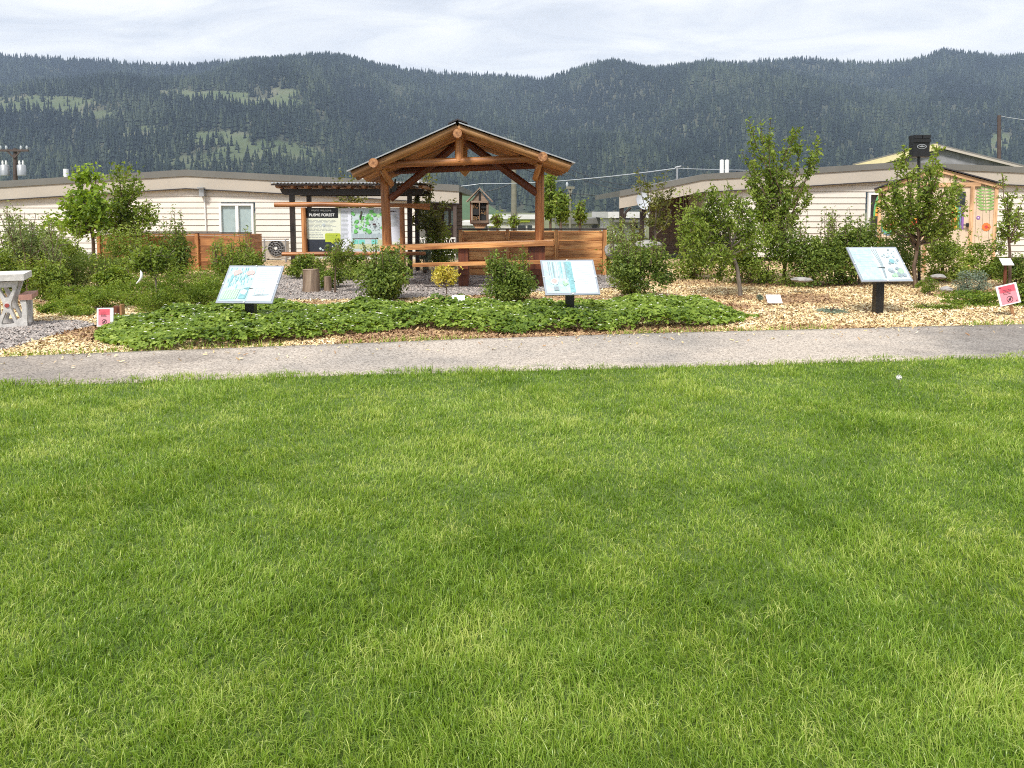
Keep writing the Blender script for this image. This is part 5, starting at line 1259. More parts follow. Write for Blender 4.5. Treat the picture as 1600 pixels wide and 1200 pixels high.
# ------------------------------------------------------------------ cedar bins
def bin_(label, us, vt, Y, depth, mat):
    P = [B(u, Y, 0).x for u in us]; zt = A(us[0], vt, Y).z
    o = thing('cedar_bin', label, 'wooden bin', ((P[0]+P[-1])/2, Y, 0), 'cedar garden bins')
    for a, b in zip(P[:-1], P[1:]):
        mb = MB(); z = .02; 
        while z < zt-.05:
            h = min(random.uniform(.19, .26), zt-.03-z); mb.box(((a+b)/2, Y+.02+random.uniform(-.012, .012), z+h/2-.016), (b-a-.115, .045, h-.032)); z += h
        mb.build('board_panel', M[mat], o)
    for x in P: mb = MB(); mb.box((x, Y-.02, zt/2), (.085, .12, zt)); mb.build('post', M[mat], o)
    mb = MB(); mb.box(((P[0]+P[-1])/2, Y+.02, zt+.018), (P[-1]-P[0]+.1, .15, .034)); mb.build('top_cap', M['brown_steel'], o)
    for nm, x in (('side_panel', P[0]), ('side_panel', P[-1])):
        mb = MB(); z = .02
        while z < zt-.05: h = min(.18, zt-.03-z); mb.box((x, Y+.07+depth/2, z+h/2), (.045, depth-.05, h-.006)); z += h
        mb.build(nm, M[mat], o)
    mb = MB(); z = .02
    while z < zt-.05: h = min(.18, zt-.03-z); mb.box(((P[0]+P[-1])/2, Y+.07+depth, z+h/2), (P[-1]-P[0], .045, h-.006)); z += h
    mb.build('back_panel', M[mat], o)
    return o
bin_('orange cedar board bin with dark cap behind the timber table', (720, 793, 869, 944), 359, 18.6, .9, 'cedar')
bin_('reddish cedar board bin in front of the left mobile home', (158, 234, 310, 391), 365, 20.4, .9, 'cedar_red')

# ------------------------------------------------------------------ welcome board with its little roof
def pergola():
    Y = 18.6; o = thing('board_shelter', 'dark post frame with a corrugated flat roof over the welcome board', 'shelter', B(550, Y, 0))
    for u, ub in ((456, 460), (640, 641)):
        t, b = A(u, 300, Y), B(ub, Y); mb = MB(); mb.beam(b, t, .11, .11, up=Vector((0, 1, 0))); mb.build('post', M['brown_steel'], o)
        t2, b2 = A(u, 300, Y+.0), B(ub, Y); dy = Vector((0, 1.5, 0)); mb = MB(); mb.beam(b2+dy, Vector((b2.x, b2.y, t2.z))+dy, .11, .11, up=Vector((0, 1, 0))); mb.build('post', M['brown_steel'], o)
    a, b = A(438, 300, Y), A(664, 301, Y)
    for dy in (0, 1.5):
        mb = MB(); h = .15; x0, x1 = a.x, b.x; z = a.z; mb.prism([(x0, Y+dy-.05, z+h/2), (x0+.06, Y+dy-.05, z-h/2+.03), (x0+.12, Y+dy-.05, z-h/2), (x1-.12, Y+dy-.05, z-h/2), (x1-.06, Y+dy-.05, z-h/2+.03), (x1, Y+dy-.05, z+h/2)], (0, .1, 0)); mb.build('beam', M['brown_steel'], o)
    for k in range(11):
        x = a.x+.06+(b.x-a.x-.12)*k/10; z = a.z+.075+.055; mb = MB(); mb.tube([(x, Y-.42, z), (x, Y+1.9, z)], .055, 12, capmi=1); mb.build('rafter_pole', [M['log'], M['log_end']], o)
    mb = MB(); x = a.x-.1; vs = []; fs = []; wl = .085; n = int((b.x-a.x+.2)/wl*6); zz = a.z+.075+.125
    for k in range(n+1):
        h = .014*math.sin(2*math.pi*k/6); vs += [(x+k*wl/6, Y-.5, zz+h), (x+k*wl/6, Y+2.0, zz+h+.04), (x+k*wl/6, Y-.5, zz+h+.012), (x+k*wl/6, Y+2.0, zz+h+.052)]
    for k in range(n): i, j = 4*k, 4*k+4; fs += [(i, i+1, j+1, j), (i+2, j+2, j+3, i+3), (i, j, j+2, i+2), (i+1, i+3, j+3, j+1)]
    mb.add(vs, fs, None, 0, False); roof = mb.build('roof_sheet', M['metal_roof'], o)
    mb = MB(); mb.box(((a.x+b.x)/2, Y-.46, zz-.035), (b.x-a.x+.16, .03, .04)); mb.build('roof_batten', M['brown_steel'], roof)
pergola()
class Face:
    """a flat printed face: s runs right, t runs up, both 0..1"""
    def __init__(f, o, a, b): f.o, f.a, f.b = Vector(o), Vector(a), Vector(b); f.n = f.a.cross(f.b).normalized()
    def __call__(f, s, t, off=0.0): return f.o+f.a*s+f.b*t+f.n*off
    def rect(f, mb, s0, t0, s1, t1, off, mi=0): mb.poly([f(s0, t0, off), f(s1, t0, off), f(s1, t1, off), f(s0, t1, off)], mi)
    def disc(f, mb, s, t, r, off, mi=0, n=12, jit=0.0):
        k = f.a.length/f.b.length; ph = random.random()*6
        mb.poly([f(s+math.cos(ph+6.2832*i/n)*r*(1+jit*random.uniform(-1, 1)), t+math.sin(ph+6.2832*i/n)*r*k*(1+jit*random.uniform(-1, 1)), off) for i in range(n)], mi)
    def lines(f, mb, s0, t0, s1, t1, rows, off, mi=0, fill=.45, words=True):
        for r_ in range(rows):
            t = t1-(t1-t0)*(r_+.5)/rows; h = (t1-t0)/rows*fill/2; s = s0; e = s0+(s1-s0)*random.uniform(.78, 1)
            while s < e-.01:
                w = min(random.uniform(.03, .09)*(s1-s0)*3, e-s) if words else e-s
                f.rect(mb, s, t-h, s+w, t+h, off, mi); s += w+.012*(s1-s0)*3
def board():
    Y = 18.1; o = thing('welcome_board', 'log framed welcome board with a garden map and text panels', 'notice board', B(550, Y, 0))
    a, b = A(429, 320, Y), A(672, 321, Y)
    mb = MB(); mb.tube([a, a.lerp(b, .3)+Vector((0, 0, .015)), a.lerp(b, .6), b], [.055, .06, .05, .045], 12, capmi=1, wob=.06); mb.tube([a.lerp(b, .78)-Vector((0, .02, .0)), b+Vector((0, -.05, -.07))], [.03, .045], 10, capmi=1); mb.build('top_log', [M['log'], M['log_end']], o)
    c, d = A(441, 397, Y), A(665, 396, Y); mb = MB(); mb.tube([c, c.lerp(d, .5), d], [.05, .055, .045], 12, capmi=1, wob=.05); mb.build('bottom_log', [M['log'], M['log_end']], o)
    for u, ub in ((474, 478), (628, 630)):
        p, q = A(u, 324, Y+.02), B(ub, Y+.02); mb = MB(); mb.tube([q, q.lerp(p, .5), p], [.075, .065, .06], 12, wob=.05); mb.build('post', M['log'], o)
    def panel(name, u0, v0, u1, v1, mat, off):
        p, q = A(u0, v1, Y+.09), A(u1, v0, Y+.09); x0, x1, z0, z1 = p.x, q.x, p.z, q.z
        mb = MB(); mb.box(((x0+x1)/2, Y+.10+off, (z0+z1)/2), (x1-x0, .02, z1-z0)); pn = mb.build(name, M[mat], o)
        return pn, Face((x0, Y+.09+off, z0), (x1-x0, 0, 0), (0, 0, z1-z0))
    pn, f = panel('welcome_panel', 478, 325, 532, 394, 'cream_print', 0)
    mb = MB(); f.rect(mb, 0, .775, .93, 1, .003, 0); f.rect(mb, .01, 0, .95, .29, .003, 1)
    pts = [(.56, .23), (.72, .23), (.78, .19), (.82, .23), (.97, .23), (.99, .26), (.99, .40), (.97, .43), (.58, .43), (.555, .40)]
    mb.poly([f(s-.005, t+(0), .006) for s, t in [(x*1.0, y) for x, y in pts]], 2)
    f.lines(mb, .08, .48, .9, .74, 9, .004, 3, .3); f.disc(mb, .52, .62, .045, .008, 4); f.disc(mb, .52, .62, .033, .010, 3); f.lines(mb, .08, .32, .5, .46, 4, .004, 3, .3)
    f.rect(mb, .85, .16, .97, .235, .009, 4); f.rect(mb, .87, .20, .95, .232, .011, 5)
    for s, t, r in ((.42, .08, .04), (.48, .05, .03), (.60, .05, .022), (.76, .13, .025), (.8, .05, .02)): f.disc(mb, s, t, r, .006, 4, 5, .4)
    f.lines(mb, .6, .28, .95, .41, 3, .008, 6, .25)
    mb.build('print', [M['black_print'], M['slate_print'], M['lime_print'], M['grey_ink'], M['art_white'], M['ink'], M['fern']], pn)
    W = f.a.length; H = f.b.length
    def to3(s, t): return lambda x, y, z: (f(s, t)+Vector((x, -.005-z, y)))
    lettering('lettering', 'WEYTK  WELCOME', .055, to3(.46, .925), M['white_trim'], pn, .001); lettering('lettering', 'PUSME FOREST', .092, to3(.47, .815), M['white_trim'], pn, .001)
    pn, f = panel('map_panel', 532.6, 325, 605, 394, 'lilac_print', .012)
    mb = MB(); f.lines(mb, .02, .3, .18, .94, 22, .003, 3, .4, False); f.rect(mb, .22, .03, .94, .97, .003, 4)
    for k in range(46):
        s, t = random.uniform(.27, .93), random.uniform(.45, .93)
        if abs(s-.72) < .13 and abs(t-.62) < .14: continue
        f.disc(mb, s, t, random.uniform(.018, .05), .005+.0004*k, random.choice((0, 0, 1)), 9, .3)
    for k in range(26): f.disc(mb, random.uniform(.27, .93), random.uniform(.45, .93), random.uniform(.008, .016), .026+.0004*k, 4, 8, .3)
    mb.poly([f(.41, .74, .038), f(.44, .74, .038), f(.47, .93, .038), f(.445, .93, .038)], 2)
    for i in range(12):
        if i in (1, 7): continue
        t0, t1 = 6.2832*i/12, 6.2832*(i+.62)/12; mb.poly([f(.72+math.cos(t)*r_, .63+math.sin(t)*r_*1.0, .038) for t, r_ in ((t0, .095), (t1, .095), (t1, .112), (t0, .112))], 2 if i % 3 == 0 else 3)
    f.disc(mb, .72, .63, .04, .037, 3); f.rect(mb, .69, .61, .76, .65, .039, 2)
    for k in range(5): f.rect(mb, .25+.128*k, .33, .25+.128*k+.115, .42, .005, 3 if k == 9 else 7)
    f.rect(mb, .25, .295, .80, .315, .005, 2)
    for k in range(5): f.rect(mb, .25+.135*k, .19, .25+.135*k+.125, .285, .005, (5, 5, 4, 5, 6)[k])
    for k in range(5): f.rect(mb, .25+.135*k, .08, .25+.135*k+.128, .18, .005, 6)
    for k in range(14): f.rect(mb, .235, .45+.035*k, .245+.01*random.random(), .47+.035*k, .006, 2)
    mb.build('print', [M['map_green'], M['map_green2'], M['ink'], M['grey_ink'], M['art_white'], M['teal_print'], M['tan_print'], M['art_faint']], pn)
    pn, f = panel('text_panel', 605.5, 325, 625, 394, 'lilac_print', .024)
    mb = MB(); f.lines(mb, .2, .9, .8, .95, 1, .003, 1, .6); f.lines(mb, .15, .58, .82, .86, 14, .003, 0, .45, False); f.rect(mb, 0, .02, 1, .24, .003, 2); f.disc(mb, .5, .13, .13, .006, 0, 10, .2); f.disc(mb, .5, .13, .08, .008, 2)
    f.rect(mb, .2, .06, .8, .068, .006, 1); mb.build('print', [M['grey_ink'], M['ink'], M['cream_print']], pn)
board()

# ------------------------------------------------------------------ reading lecterns
def lectern(label, u, vt, vb, Y, yaw, wid, paint, v_ground=None):
    """u, vt, vb: middle of the panel, its top and bottom in photo pixels; yaw turns the face"""
    base = B(u+2, Y, 0); zt, zb = A(u, vt, Y+.2).z, A(u, vb, Y-.2).z; h = zt-zb; run = h*.95
    o = thing('reading_lectern', label, 'information sign', base, 'reading lecterns beside the path')
    cy, sy = math.cos(yaw), math.sin(yaw); ax = Vector((cy, sy, 0)); dn = Vector((sy, -cy, 0))
    c = Vector((base.x, Y, (zt+zb)/2)); up = (-dn*run/2+Vector((0, 0, h/2)))*2
    f = Face(c-ax*wid/2-up/2, ax*wid, up)
    mb = MB(); mb.beam(c-up*.5+f.n*-.012+Vector((0, 0, 0)), c+up*.5+f.n*-.012, wid, .018, up=f.n); plate = mb.build('panel', M['acrylic_edge'], o)
    mb = MB(); e = .035; k = wid/up.length
    f.rect(mb, e, e*k, 1-e, 1-e*k, .001, 0); 
    paint(f, mb, e)
    mb.build('print', [M[q] for q in ('art_white', 'art_cyan', 'art_aqua', 'art_grey', 'art_pink', 'art_green', 'art_faint')], plate)
    for s, t in ((.5, .018), (.5, .982), (.015, .5), (.985, .5)):
        mb = MB(); p = f(s, t, .003); mb.tube([p-f.n*.004, p+f.n*.006], .011, 10); mb.build('screw', M['white_trim'], plate)
    top = c-f.n*.03
    mb = MB(); mb.box((c.x, Y, (top.z-.02)/2-.03), (.125, .125, top.z+.02)); mb.build('post', M['black_steel'], o)
    mb = MB(); mb.beam(c-up*.3-f.n*.035, c+up*.3-f.n*.035, .14, .025, up=f.n); mb.build('bracket', M['black_steel'], o)
    return o
def art_left(f, mb, e):
    m = .53; f.rect(mb, e, .05, m, .95, .003, 1)
    for k in range(46):
        s = random.uniform(.06, m-.03); t = random.uniform(.42, .9); f.rect(mb, s, t-.1*random.random(), s+.008+.012*random.random(), t+.05, .0045+.0001*k, 2)
    for s, t, r in ((.17, .78, .05), (.22, .80, .06), (.42, .78, .05), (.47, .79, .05)): f.disc(mb, s, t, r, .010+.001*s, 4, 10, .35)
    mb.poly([f(.06, .08, .009), f(.34, .10, .009), f(.36, .36, .009), f(.08, .30, .009)], 5)
    for k in range(7): mb.poly([f(.08+.04*k, .09, .011), f(.09+.04*k, .09, .011), f(.115+.04*k, .33, .011), f(.105+.04*k, .33, .011)], 0)
    mb.poly([f(.37, .10, .009), f(.5, .10, .009), f(.51, .42, .009), f(.40, .36, .009)], 2); f.disc(mb, .44, .27, .06, .012, 0, 10, .2)
    for k, w in enumerate((.32, .30, .33, .22, .31, .33, .3, .16)): f.rect(mb, .6, .86-.055*k, .6+w, .867-.055*k, .003, 6)
    for a, b, c_, d in ((.63, .22, .78, .225), (.63, .38, .78, .385), (.63, .22, .636, .385), (.775, .22, .781, .385), (.69, .22, .694, .36), (.73, .22, .734, .36)): f.rect(mb, a, b, c_, d, .0035, 3)
    mb.poly([f(.58, .18, .004), f(.86, .2, .004), f(.9, .23, .004), f(.7, .215, .004)], 3)
def art_mid(f, mb, e):
    m = .56; f.rect(mb, e, .05, m, .95, .003, 1)
    for k in range(26):
        s = random.uniform(.07, m-.04); f.rect(mb, s, .35+.3*random.random(), s+.006+.014*random.random(), .93, .0045+.0002*k, random.choice((2, 3, 2, 0)))
    f.rect(mb, .47, .06, m, .93, .010, 2)
    f.disc(mb, .2, .36, .075, .0125, 0, 14, .1); f.disc(mb, .205, .37, .05, .014, 4, 10, .25); f.rect(mb, .17, .11, .26, .22, .0125, 3)
    for k in range(9): f.disc(mb, .37+.05*random.random(), .25+.14*random.random(), .03, .0125+.0006*k, random.choice((0, 5)), 9, .3)
    for k, w in enumerate((.3, .33, .28, .33, .32, .3, .33, .31, .2)): mb.poly([f(.62, .80-.065*k, .003), f(.62+w, .825-.065*k, .003), f(.62+w, .831-.065*k, .003), f(.62, .806-.065*k, .003)], 6)
def art_right(f, mb, e):
    m = .45; f.rect(mb, e, .05, m, .95, .003, 1)
    for k, w in enumerate((.2, .3, .32, .3, .33, .28, .32, .2)): f.rect(mb, .08, .84-.07*k, .08+w, .85-.07*k, .0045, 6)
    for q in range(3):
        w = .012; mb.poly([f(m+.015+.04*q, .94, .005+.001*q), f(m+.015+.04*q+w, .94, .005+.001*q), f(m+.06+.02*q+w, .5, .005+.001*q), f(m+.03+.01*q+w, .08, .005+.001*q), f(m+.03+.01*q, .08, .005+.001*q), f(m+.06+.02*q, .5, .005+.001*q)], 3)
    for k in range(10): f.disc(mb, random.uniform(.62, .9), random.uniform(.14, .36), random.uniform(.03, .07), .009+.0006*k, random.choice((3, 5, 6)), 10, .3)
    for k in range(14): f.disc(mb, random.uniform(.6, .92), random.uniform(.5, .9), random.uniform(.008, .03), .009+.0006*k, random.choice((3, 6, 6, 0)), 8, .3)
    f.disc(mb, .75, .56, .055, .018, 2, 10, .3); f.disc(mb, .70, .5, .025, .019, 3, 8, .3); f.disc(mb, .80, .62, .02, .019, 0)
lectern('slanted reading lectern with a bluish garden drawing, leftmost of three, deep in strawberries', 391, 415, 473, 10.3, R(-5), .79, art_left)
lectern('slanted reading lectern with a pink mushroom picture in front of the cedar bin', 888, 406, 460, 10.8, R(8), .79, art_mid)
lectern('slanted reading lectern standing free on bare wood chips with its black post in full view', 1369, 386, 439, 11.8, R(6), .84, art_right)

# ------------------------------------------------------------------ small signs
def red_sign(label, u0, v0, u1, v1, Y, roll, stake_u, stake_v, white=.13):
    c = A((u0+u1)/2, (v0+v1)/2, Y); w = (u1-u0)*PX(Y); h = (v1-v0)*PX(Y)
    o = thing('warning_sign', label, 'sign', Vector((c.x, Y, 0)), 'red notices on stakes')
    ax = Vector((math.cos(roll), 0, math.sin(roll))); up = Vector((-math.sin(roll), .12, math.cos(roll)))
    f = Face(c-ax*w/2-up*h/2, ax*w, up*h)
    mb = MB(); mb.beam(f(.5, 0, -.006), f(.5, 1, -.006), w, .01, up=f.n); sg = mb.build('sign_plate', M['white_paper'], o)
    mb = MB(); l, r_ = (.10, .82) if white > .1 else (.1, .9)
    f.rect(mb, l, .06, r_, .94, .001, 1); f.rect(mb, l+.05, .62, r_-.04, .93, .002, 0); f.rect(mb, l+.12, .80, r_-.1, .9, .003, 0)
    f.lines(mb, l+.16, .50, r_-.16, .76, 4, .004, 2, .34)
    cx, cy, rr = (l+r_)/2+.01, .26, .15; n = 20; k = w/h
    for i in range(n):
        t0, t1 = 6.2832*i/n, 6.2832*(i+1)/n; mb.poly([f(cx+math.cos(t)*q, cy+math.sin(t)*q*k, .004) for t, q in ((t0, rr*.84), (t1, rr*.84), (t1, rr), (t0, rr))], 2)
    mb.poly([f(cx+.07*math.cos(t)-.01, cy+(.055*math.sin(t)+.03*math.sin(2*t))*k, .0045) for t in [6.2832*i/14 for i in range(14)]], 2)
    mb.poly([f(cx+.1, cy+.13*k, .005), f(cx+.125, cy+.10*k, .005), f(cx-.1, cy-.13*k, .005), f(cx-.125, cy-.10*k, .005)], 2)
    for s, t in ((l+.04, .88), (r_-.05, .14)):
        for q in range(3): f.disc(mb, s+.03*q*(1 if s < .5 else -1), t, .018, .004+.0008*q, 2, 7, .3)
    mb.build('print', [M['red_print'], M['pink_print'], M['ink']], sg)
    b = G(stake_u, stake_v, 0); b.y = Y+.06; b.x = B(stake_u, Y+.06).x
    mb = MB(); mb.beam(b-Vector((0, 0, .05)), f(.55, .6, -.03), .04, .018, up=Vector((0, 1, 0))); mb.build('stake', M['shed_wood'], o)
red_sign('upright red and white notice at the left end of the strawberry bed', 151, 481, 177, 510, 9.9, R(1), 161, 527)
red_sign('tilted red and white notice on a wooden stake at the right edge', 1559, 444, 1592, 476, 11.4, R(13), 1585, 492, .05)
def marker(label, u0, v0, u1, v1, Y):
    c = A((u0+u1)/2, (v0+v1)/2, Y); w = (u1-u0)*PX(Y); h = (v1-v0)*PX(Y)
    o = thing('plant_marker', label, 'plant marker', Vector((c.x, Y, 0)), 'small white plant markers')
    up = Vector((0, h*1.0, h)); f = Face(c-Vector((w/2, 0, 0))-up/2, (w, 0, 0), up)
    mb = MB(); mb.beam(f(.5, 0, -.004), f(.5, 1, -.004), w, .008, up=f.n); pl = mb.build('plate', M['white_paper'], o)
    mb = MB(); f.lines(mb, .2, .25, .8, .75, 2, .001, 0, .25); mb.build('print', M['art_faint'], pl)
    mb = MB(); mb.beam((c.x, Y+.03, -.03), (c.x, Y+.03, c.z-.01), .05, .03, up=Vector((0, 1, 0))); mb.build('stake', M['log_dark'], o)
marker('small white plant marker on the chips right of the leaning tree', 1198, 461, 1221, 473, 12.8)
marker('small white plant marker below the yellow shrub', 706, 462, 726, 471, 12.0)
marker('small white plant marker among the dark low shrubs at the right', 1564, 404, 1582, 414, 15.0)
def post_stub():
    Y = 10.9; p = B(187, Y); zt = A(187, 478, Y).z; o = thing('wooden_stub', 'short brown wooden post just right of the left red sign', 'post', p)
    mb = MB(); mb.box((p.x-.02, Y, zt/2-.02), (.1, .09, zt+.04)); mb.build('block', M['log_dark'], o); mb = MB(); mb.box((p.x+.045, Y, zt/2), (.028, .09, zt+.05)); mb.build('pale_face', M['pole_wood'], o)
post_stub()
# tree stumps used as seats, boulders, flat stones
def stump(label, u, vt, vb, Y, w):
    b = B(u, Y, -.02); t = A(u, vt, Y); r = w*PX(Y)/2; o = thing('tree_stump', label, 'stump', b, 'upright log stumps')
    mb = MB(); mb.tube([b, b.lerp(t, .3), b.lerp(t, .8), Vector((b.x, Y, t.z))], [r*1.06, r, r*.97, r*.96], 18, caps=False, wob=.08); mb.build('bark', M['stump'], o)
    mb = MB(); n = 18; mb.poly([(b.x+math.cos(6.2832*i/n)*r*.97, Y+math.sin(6.2832*i/n)*r*.97, t.z) for i in range(n)]); mb.build('cut_top', M['grey_wood'], o)
stump('upright grey log stump, wider of two, left of the willow shrub', 486, 421, 456, 14.9, 26)
stump('narrow dark log stump half hidden by the willow shrub', 512, 432, 454, 15.0, 12)
def rock(label, u, v, rx, ry, Y, seed):
    c = A(u, v, Y); s = PX(Y); r = random.Random(seed); bm = bmesh.new(); bmesh.ops.create_icosphere(bm, subdivisions=3, radius=1)
    n = VNoise(seed)
    for q in bm.verts:
        d = q.co.copy(); k = 1+.5*(float(n(np.array(d.x*1.7+20), np.array(d.y*1.7+d.z*2.3+20), 3))-.5)
        q.co = Vector((d.x*rx*s*k, d.y*rx*s*.8*k, d.z*ry*s*k))
    me = bpy.data.meshes.new('boulder'); bm.to_mesh(me); bm.free()
    o = mesh_object(me, 'boulder', [M['rock']], None, c); tag(o, label, 'boulder', 'pale boulders behind the bin')
rock('long pale boulder lying behind the airy shrub', 1010, 384, 24, 8, 18.4, 3); rock('rounded pale boulder at the end of the cedar bin', 958, 392, 14, 12, 18.0, 4)
rock('flat grey stone in the chips under the tall fruit tree', 1253, 437, 17, 4, 14.6, 5); rock('flat grey stone left of the silvery shrub', 1478, 452, 10, 5, 13.6, 6)
rock('small pale stone under the round fruit tree', 1466, 432, 12, 4, 15.0, 7)

# ------------------------------------------------------------------ insect house and bat box
def insect_house():
    Y = 19.9; o = thing('insect_house', 'tall weathered insect house with mesh front and steep roof on a post', 'insect house', B(752, Y))
    x0, z1 = xz(735.5, 314, Y); x1, z0 = xz(763, 348, Y); xm = (x0+x1)/2; D = .34; t = .05
    mb = MB(); mb.box((xm, Y+D, (z0+z1)/2), (x1-x0, .03, z1-z0))
    for x in (x0+t/2, x1-t/2): mb.box((x, Y+D/2, (z0+z1)/2), (t, D-.03, z1-z0))
    mb.box((xm, Y+D/2, z0-.02), (x1-x0+.04, D, .04)); mb.build('box', M['grey_wood'], o)
    mb = MB(); mb.box((x0-.012, Y+D/2, (z0+z1)/2), (.02, D, z1-z0)); mb.build('side_panel', M['log_dark'], o)
    mb = MB(); mb.box((xm, Y-.01, (z0+z1)/2), (.025, .04, z1-z0)); mb.box((xm, Y-.012, z1-.02), (x1-x0, .04, .05)); mb.box((xm, Y-.012, z0+.03), (x1-x0, .04, .06)); mb.build('front_frame', M['grey_wood'], o)
    mb = MB(); c = 0
    zz = [z0+.06+(z1-z0-.1)*q for q in (0, .3, .66, 1)]
    for side, (xa, xb) in enumerate(((x0+t, xm-.012), (xm+.012, x1-t))):
        for q in range(3):
            za, zb = zz[q]+.005, zz[q+1]-.005; m = ((1, 0, 1), (0, 1, 0))[side][q]
            if m: 
                rad = .013; yy = za+rad
                while yy < zb-rad:
                    xx = xa+rad
                    while xx < xb-rad: mb.tube([(xx, Y+.03, yy), (xx, Y+.2, yy)], rad*random.uniform(.7, 1), 6, mi=0, capmi=random.choice((0, 1, 2))); xx += rad*2.1
                    yy += rad*2.1
            else: mb.box(((xa+xb)/2, Y+.08, (za+zb)/2), (xb-xa, .08, zb-za), mi=2)
    mb.build('nest_tubes', [M['bamboo'], M['pole_wood'], M['dark']], o)
    p = xz(749.5, 295, Y); e0, e1 = (x0-.1, z1-.03), (x1+.1, z1-.03)
    mb = MB(); mb.prism([(x0+.02, Y, z1+.005), (x1-.02, Y, z1+.005), (p[0], Y, p[1]-.05)], (0, D-.02, 0)); mb.build('gable', M['grey_wood'], o)
    mb = MB(); mb.box((p[0], Y-.012, (z1+p[1])/2-.03), (.05, .02, p[1]-z1-.08)); mb.build('gable_strip', M['dark'], o)
    mb = MB()
    for e in (e0, e1):
        d = Vector((e[0]-p[0], 0, e[1]-p[1])).normalized(); n = Vector((-d.z, 0, d.x)); n = n if n.z > 0 else -n
        mb.prism([Vector((p[0], Y-.08, p[1])), Vector((e[0], Y-.08, e[1])), Vector((e[0], Y-.08, e[1]))+n*.03, Vector((p[0], Y-.08, p[1]+.035))], (0, D+.14, 0))
    mb.build('roof', M['grey_wood'], o)
    mb = MB(); mb.tube([(xm, Y+.17, 0), (xm, Y+.17, z0-.2)], .07, 8); mb.prism([(x0+.04, Y+.05, z0-.04), (x1-.02, Y+.05, z0-.04), (xm+.1, Y+.05, z0-.16), (xm-.1, Y+.05, z0-.16)], (0, .22, 0)); mb.build('post', M['shed_wood'], o)
insect_house()
def bat_box():
    Y = 17.2; o = thing('bat_box', 'black bat box on a tall thin pole above the round fruit tree', 'bat box', B(1437, Y))
    x0, z1 = xz(1428, 213, Y); x1, z0 = xz(1452, 245, Y); xm = (x0+x1)/2; w = x1-x0
    mb = MB(); mb.prism([(x0, Y, z0), (x1, Y, z0), (x1, Y, z1-.05), (x0, Y, z1-.05)], (0, .2, 0)); mb.build('box', M['black_steel'], o)
    mb = MB()
    for s in (-1, 1): mb.box((xm+s*w*.26, Y+.1, z1-.01), (w*.47, .26, .08))
    mb.build('lid', M['black_steel'], o)
    mb = MB(); mb.box((xm, Y-.015, z0+.05), (w*1.06, .03, .09)); mb.box((xm, Y-.015, z1-.1), (w*1.05, .03, .07)); mb.build('front_slats', M['black_steel'], o)
    mb = MB(); c = Vector((xm, Y-.012, (z0+z1)/2-.0)); n = 18
    mb.poly([c+Vector((math.cos(6.2832*i/n)*.11, 0, math.sin(6.2832*i/n)*.055)) for i in range(n)]); mb.poly([c+Vector((math.cos(6.2832*i/n)*.09, -.004, math.sin(6.2832*i/n)*.042)) for i in range(n)], 1)
    mb.poly([c+Vector((x, -.008, z)) for x, z in ((-.075, .015), (-.03, .012), (-.012, .022), (.012, .022), (.03, .012), (.075, .015), (.04, -.012), (.012, -.006), (0, -.022), (-.012, -.006), (-.04, -.012))], 0)
    mb.build('badge', [M['galv'], M['black_steel']], o)
    mb = MB(); mb.tube([B(1436, Y+.1, -.1), Vector((xm, Y+.1, z0+.02))], .035, 8); mb.build('pole', M['black_steel'], o)
bat_box()

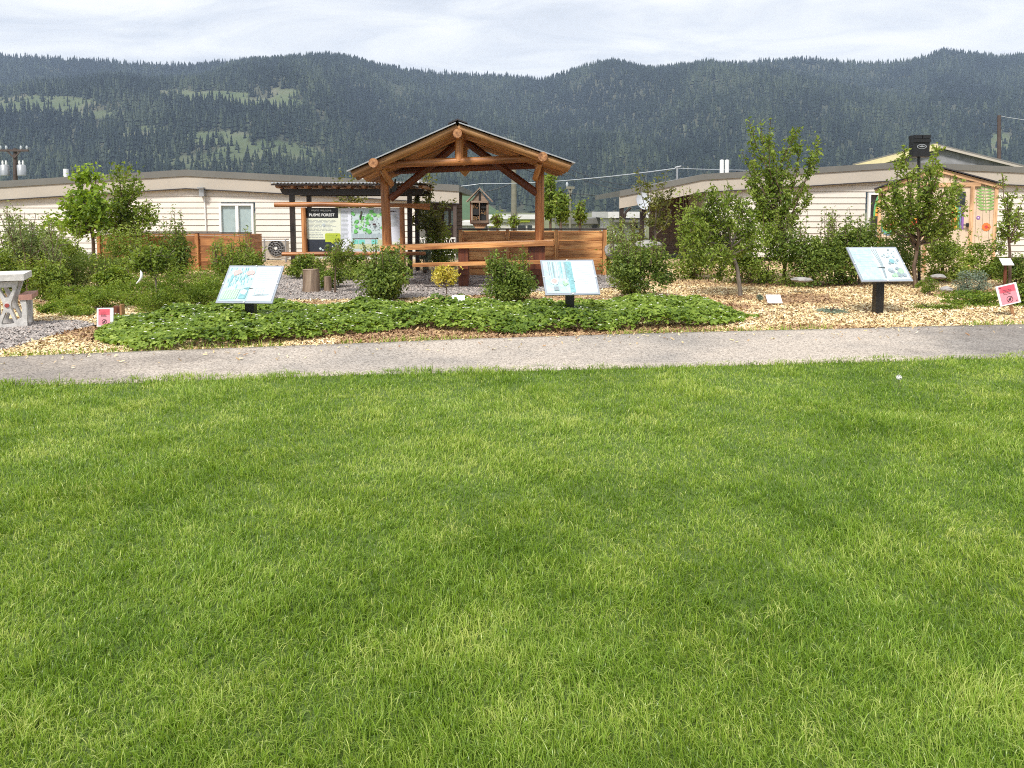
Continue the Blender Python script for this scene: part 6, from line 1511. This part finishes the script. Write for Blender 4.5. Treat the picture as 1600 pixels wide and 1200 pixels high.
# ------------------------------------------------------------------ concrete picnic table at the left edge
def picnic():
    Y = 10.15; p = PX(Y); o = thing('concrete_table', 'precast concrete picnic table with reddish benches at the left edge', 'picnic table', B(14, Y))
    yaw = R(25); c, s = math.cos(yaw), math.sin(yaw); og = B(14, Y, 0)
    ex = Vector((c, s, 0)); ey = Vector((-s, c, 0)); ez = Vector((0, 0, 1))
    w = lambda x, z, d=0.0: og+ex*(x*.74)+ey*d+ez*z
    to3 = lambda d0: (lambda x, y, z: w(x, y, d0-z))
    # end slabs: hourglass leg, arched arms that carry the benches
    outer = [(-.30, .0), (-.30, .42), (-.17, .42), (-.09, .34), (-.19, .66), (.19, .66), (.09, .34), (.17, .42), (.30, .42), (.30, 0), (.24, .02), (.12, .0), (0, .025), (-.12, .0), (-.24, .02)]
    outer = [(-.30, 0), (-.30, .40), (-.26, .40), (-.225, .30), (-.22, .16), (-.13, .13), (-.055, .30), (-.06, .36), (-.19, .66), (.19, .66), (.06, .36), (.055, .30), (.13, .13), (.22, .16), (.225, .30), (.20, .40), (.30, .40), (.30, 0), (.17, .02), (.0, .03), (-.17, .02)]
    holes = [[(-.085, .58), (-.10, .55), (-.03, .44), (.03, .44), (.10, .55), (.085, .58)], [(-.09, .08), (-.10, .10), (-.03, .24), (.03, .24), (.10, .10), (.09, .08)]]
    for d in (0.0, .46): holed('end_slab', outer, holes, .11, to3(d), M['concrete'], o)
    mb = MB(); rot = Matrix((ex, ey, ez)).transposed()
    mb.box(w(0, .715, .22), (.44, .72, .085), rot); mb.build('tabletop', M['concrete'], o)
    for sx_ in (-1, 1): mb = MB(); mb.box(w(sx_*.29, .435, .24), (.15, .62, .068), rot); mb.build('bench', M['bench_red'], o)
    mb = MB(); q = w(.0, .335, -.06); mb.tube([q+ey*.01, q-ey*.006], [.028, .028], 10); mb.build('bolt_plug', M['red_dot'], o)
picnic()
# ------------------------------------------------------------------ camera and view
cd = bpy.data.cameras.new('camera'); cam = bpy.data.objects.new('camera', cd); COL.objects.link(cam)
cd.sensor_fit = 'HORIZONTAL'; cd.sensor_width = 36; cd.lens = 36*FPX/1600; cd.shift_y = -(600-V0)/1600; cd.clip_start = .05; cd.clip_end = 12000
cam.location = (0, 0, EYE); cam.rotation_euler = (math.pi/2-TH, 0, 0); scene.camera = cam
scene.view_settings.view_transform = 'Standard'; scene.view_settings.look = 'None'; scene.view_settings.exposure = EXPOSURE; scene.view_settings.gamma = 1
scene.render.engine = 'CYCLES'
cy = scene.cycles; cy.max_bounces = 6; cy.diffuse_bounces = 3; cy.glossy_bounces = 2; cy.transmission_bounces = 3; cy.volume_bounces = 0; cy.transparent_max_bounces = 6
cy.filter_width = 1.05; cy.sample_clamp_indirect = 6; cy.use_denoising = DENOISE; cy.denoiser = 'OPENIMAGEDENOISE'; cy.denoising_input_passes = 'RGB_ALBEDO_NORMAL'; cy.caustics_reflective = False; cy.caustics_refractive = False
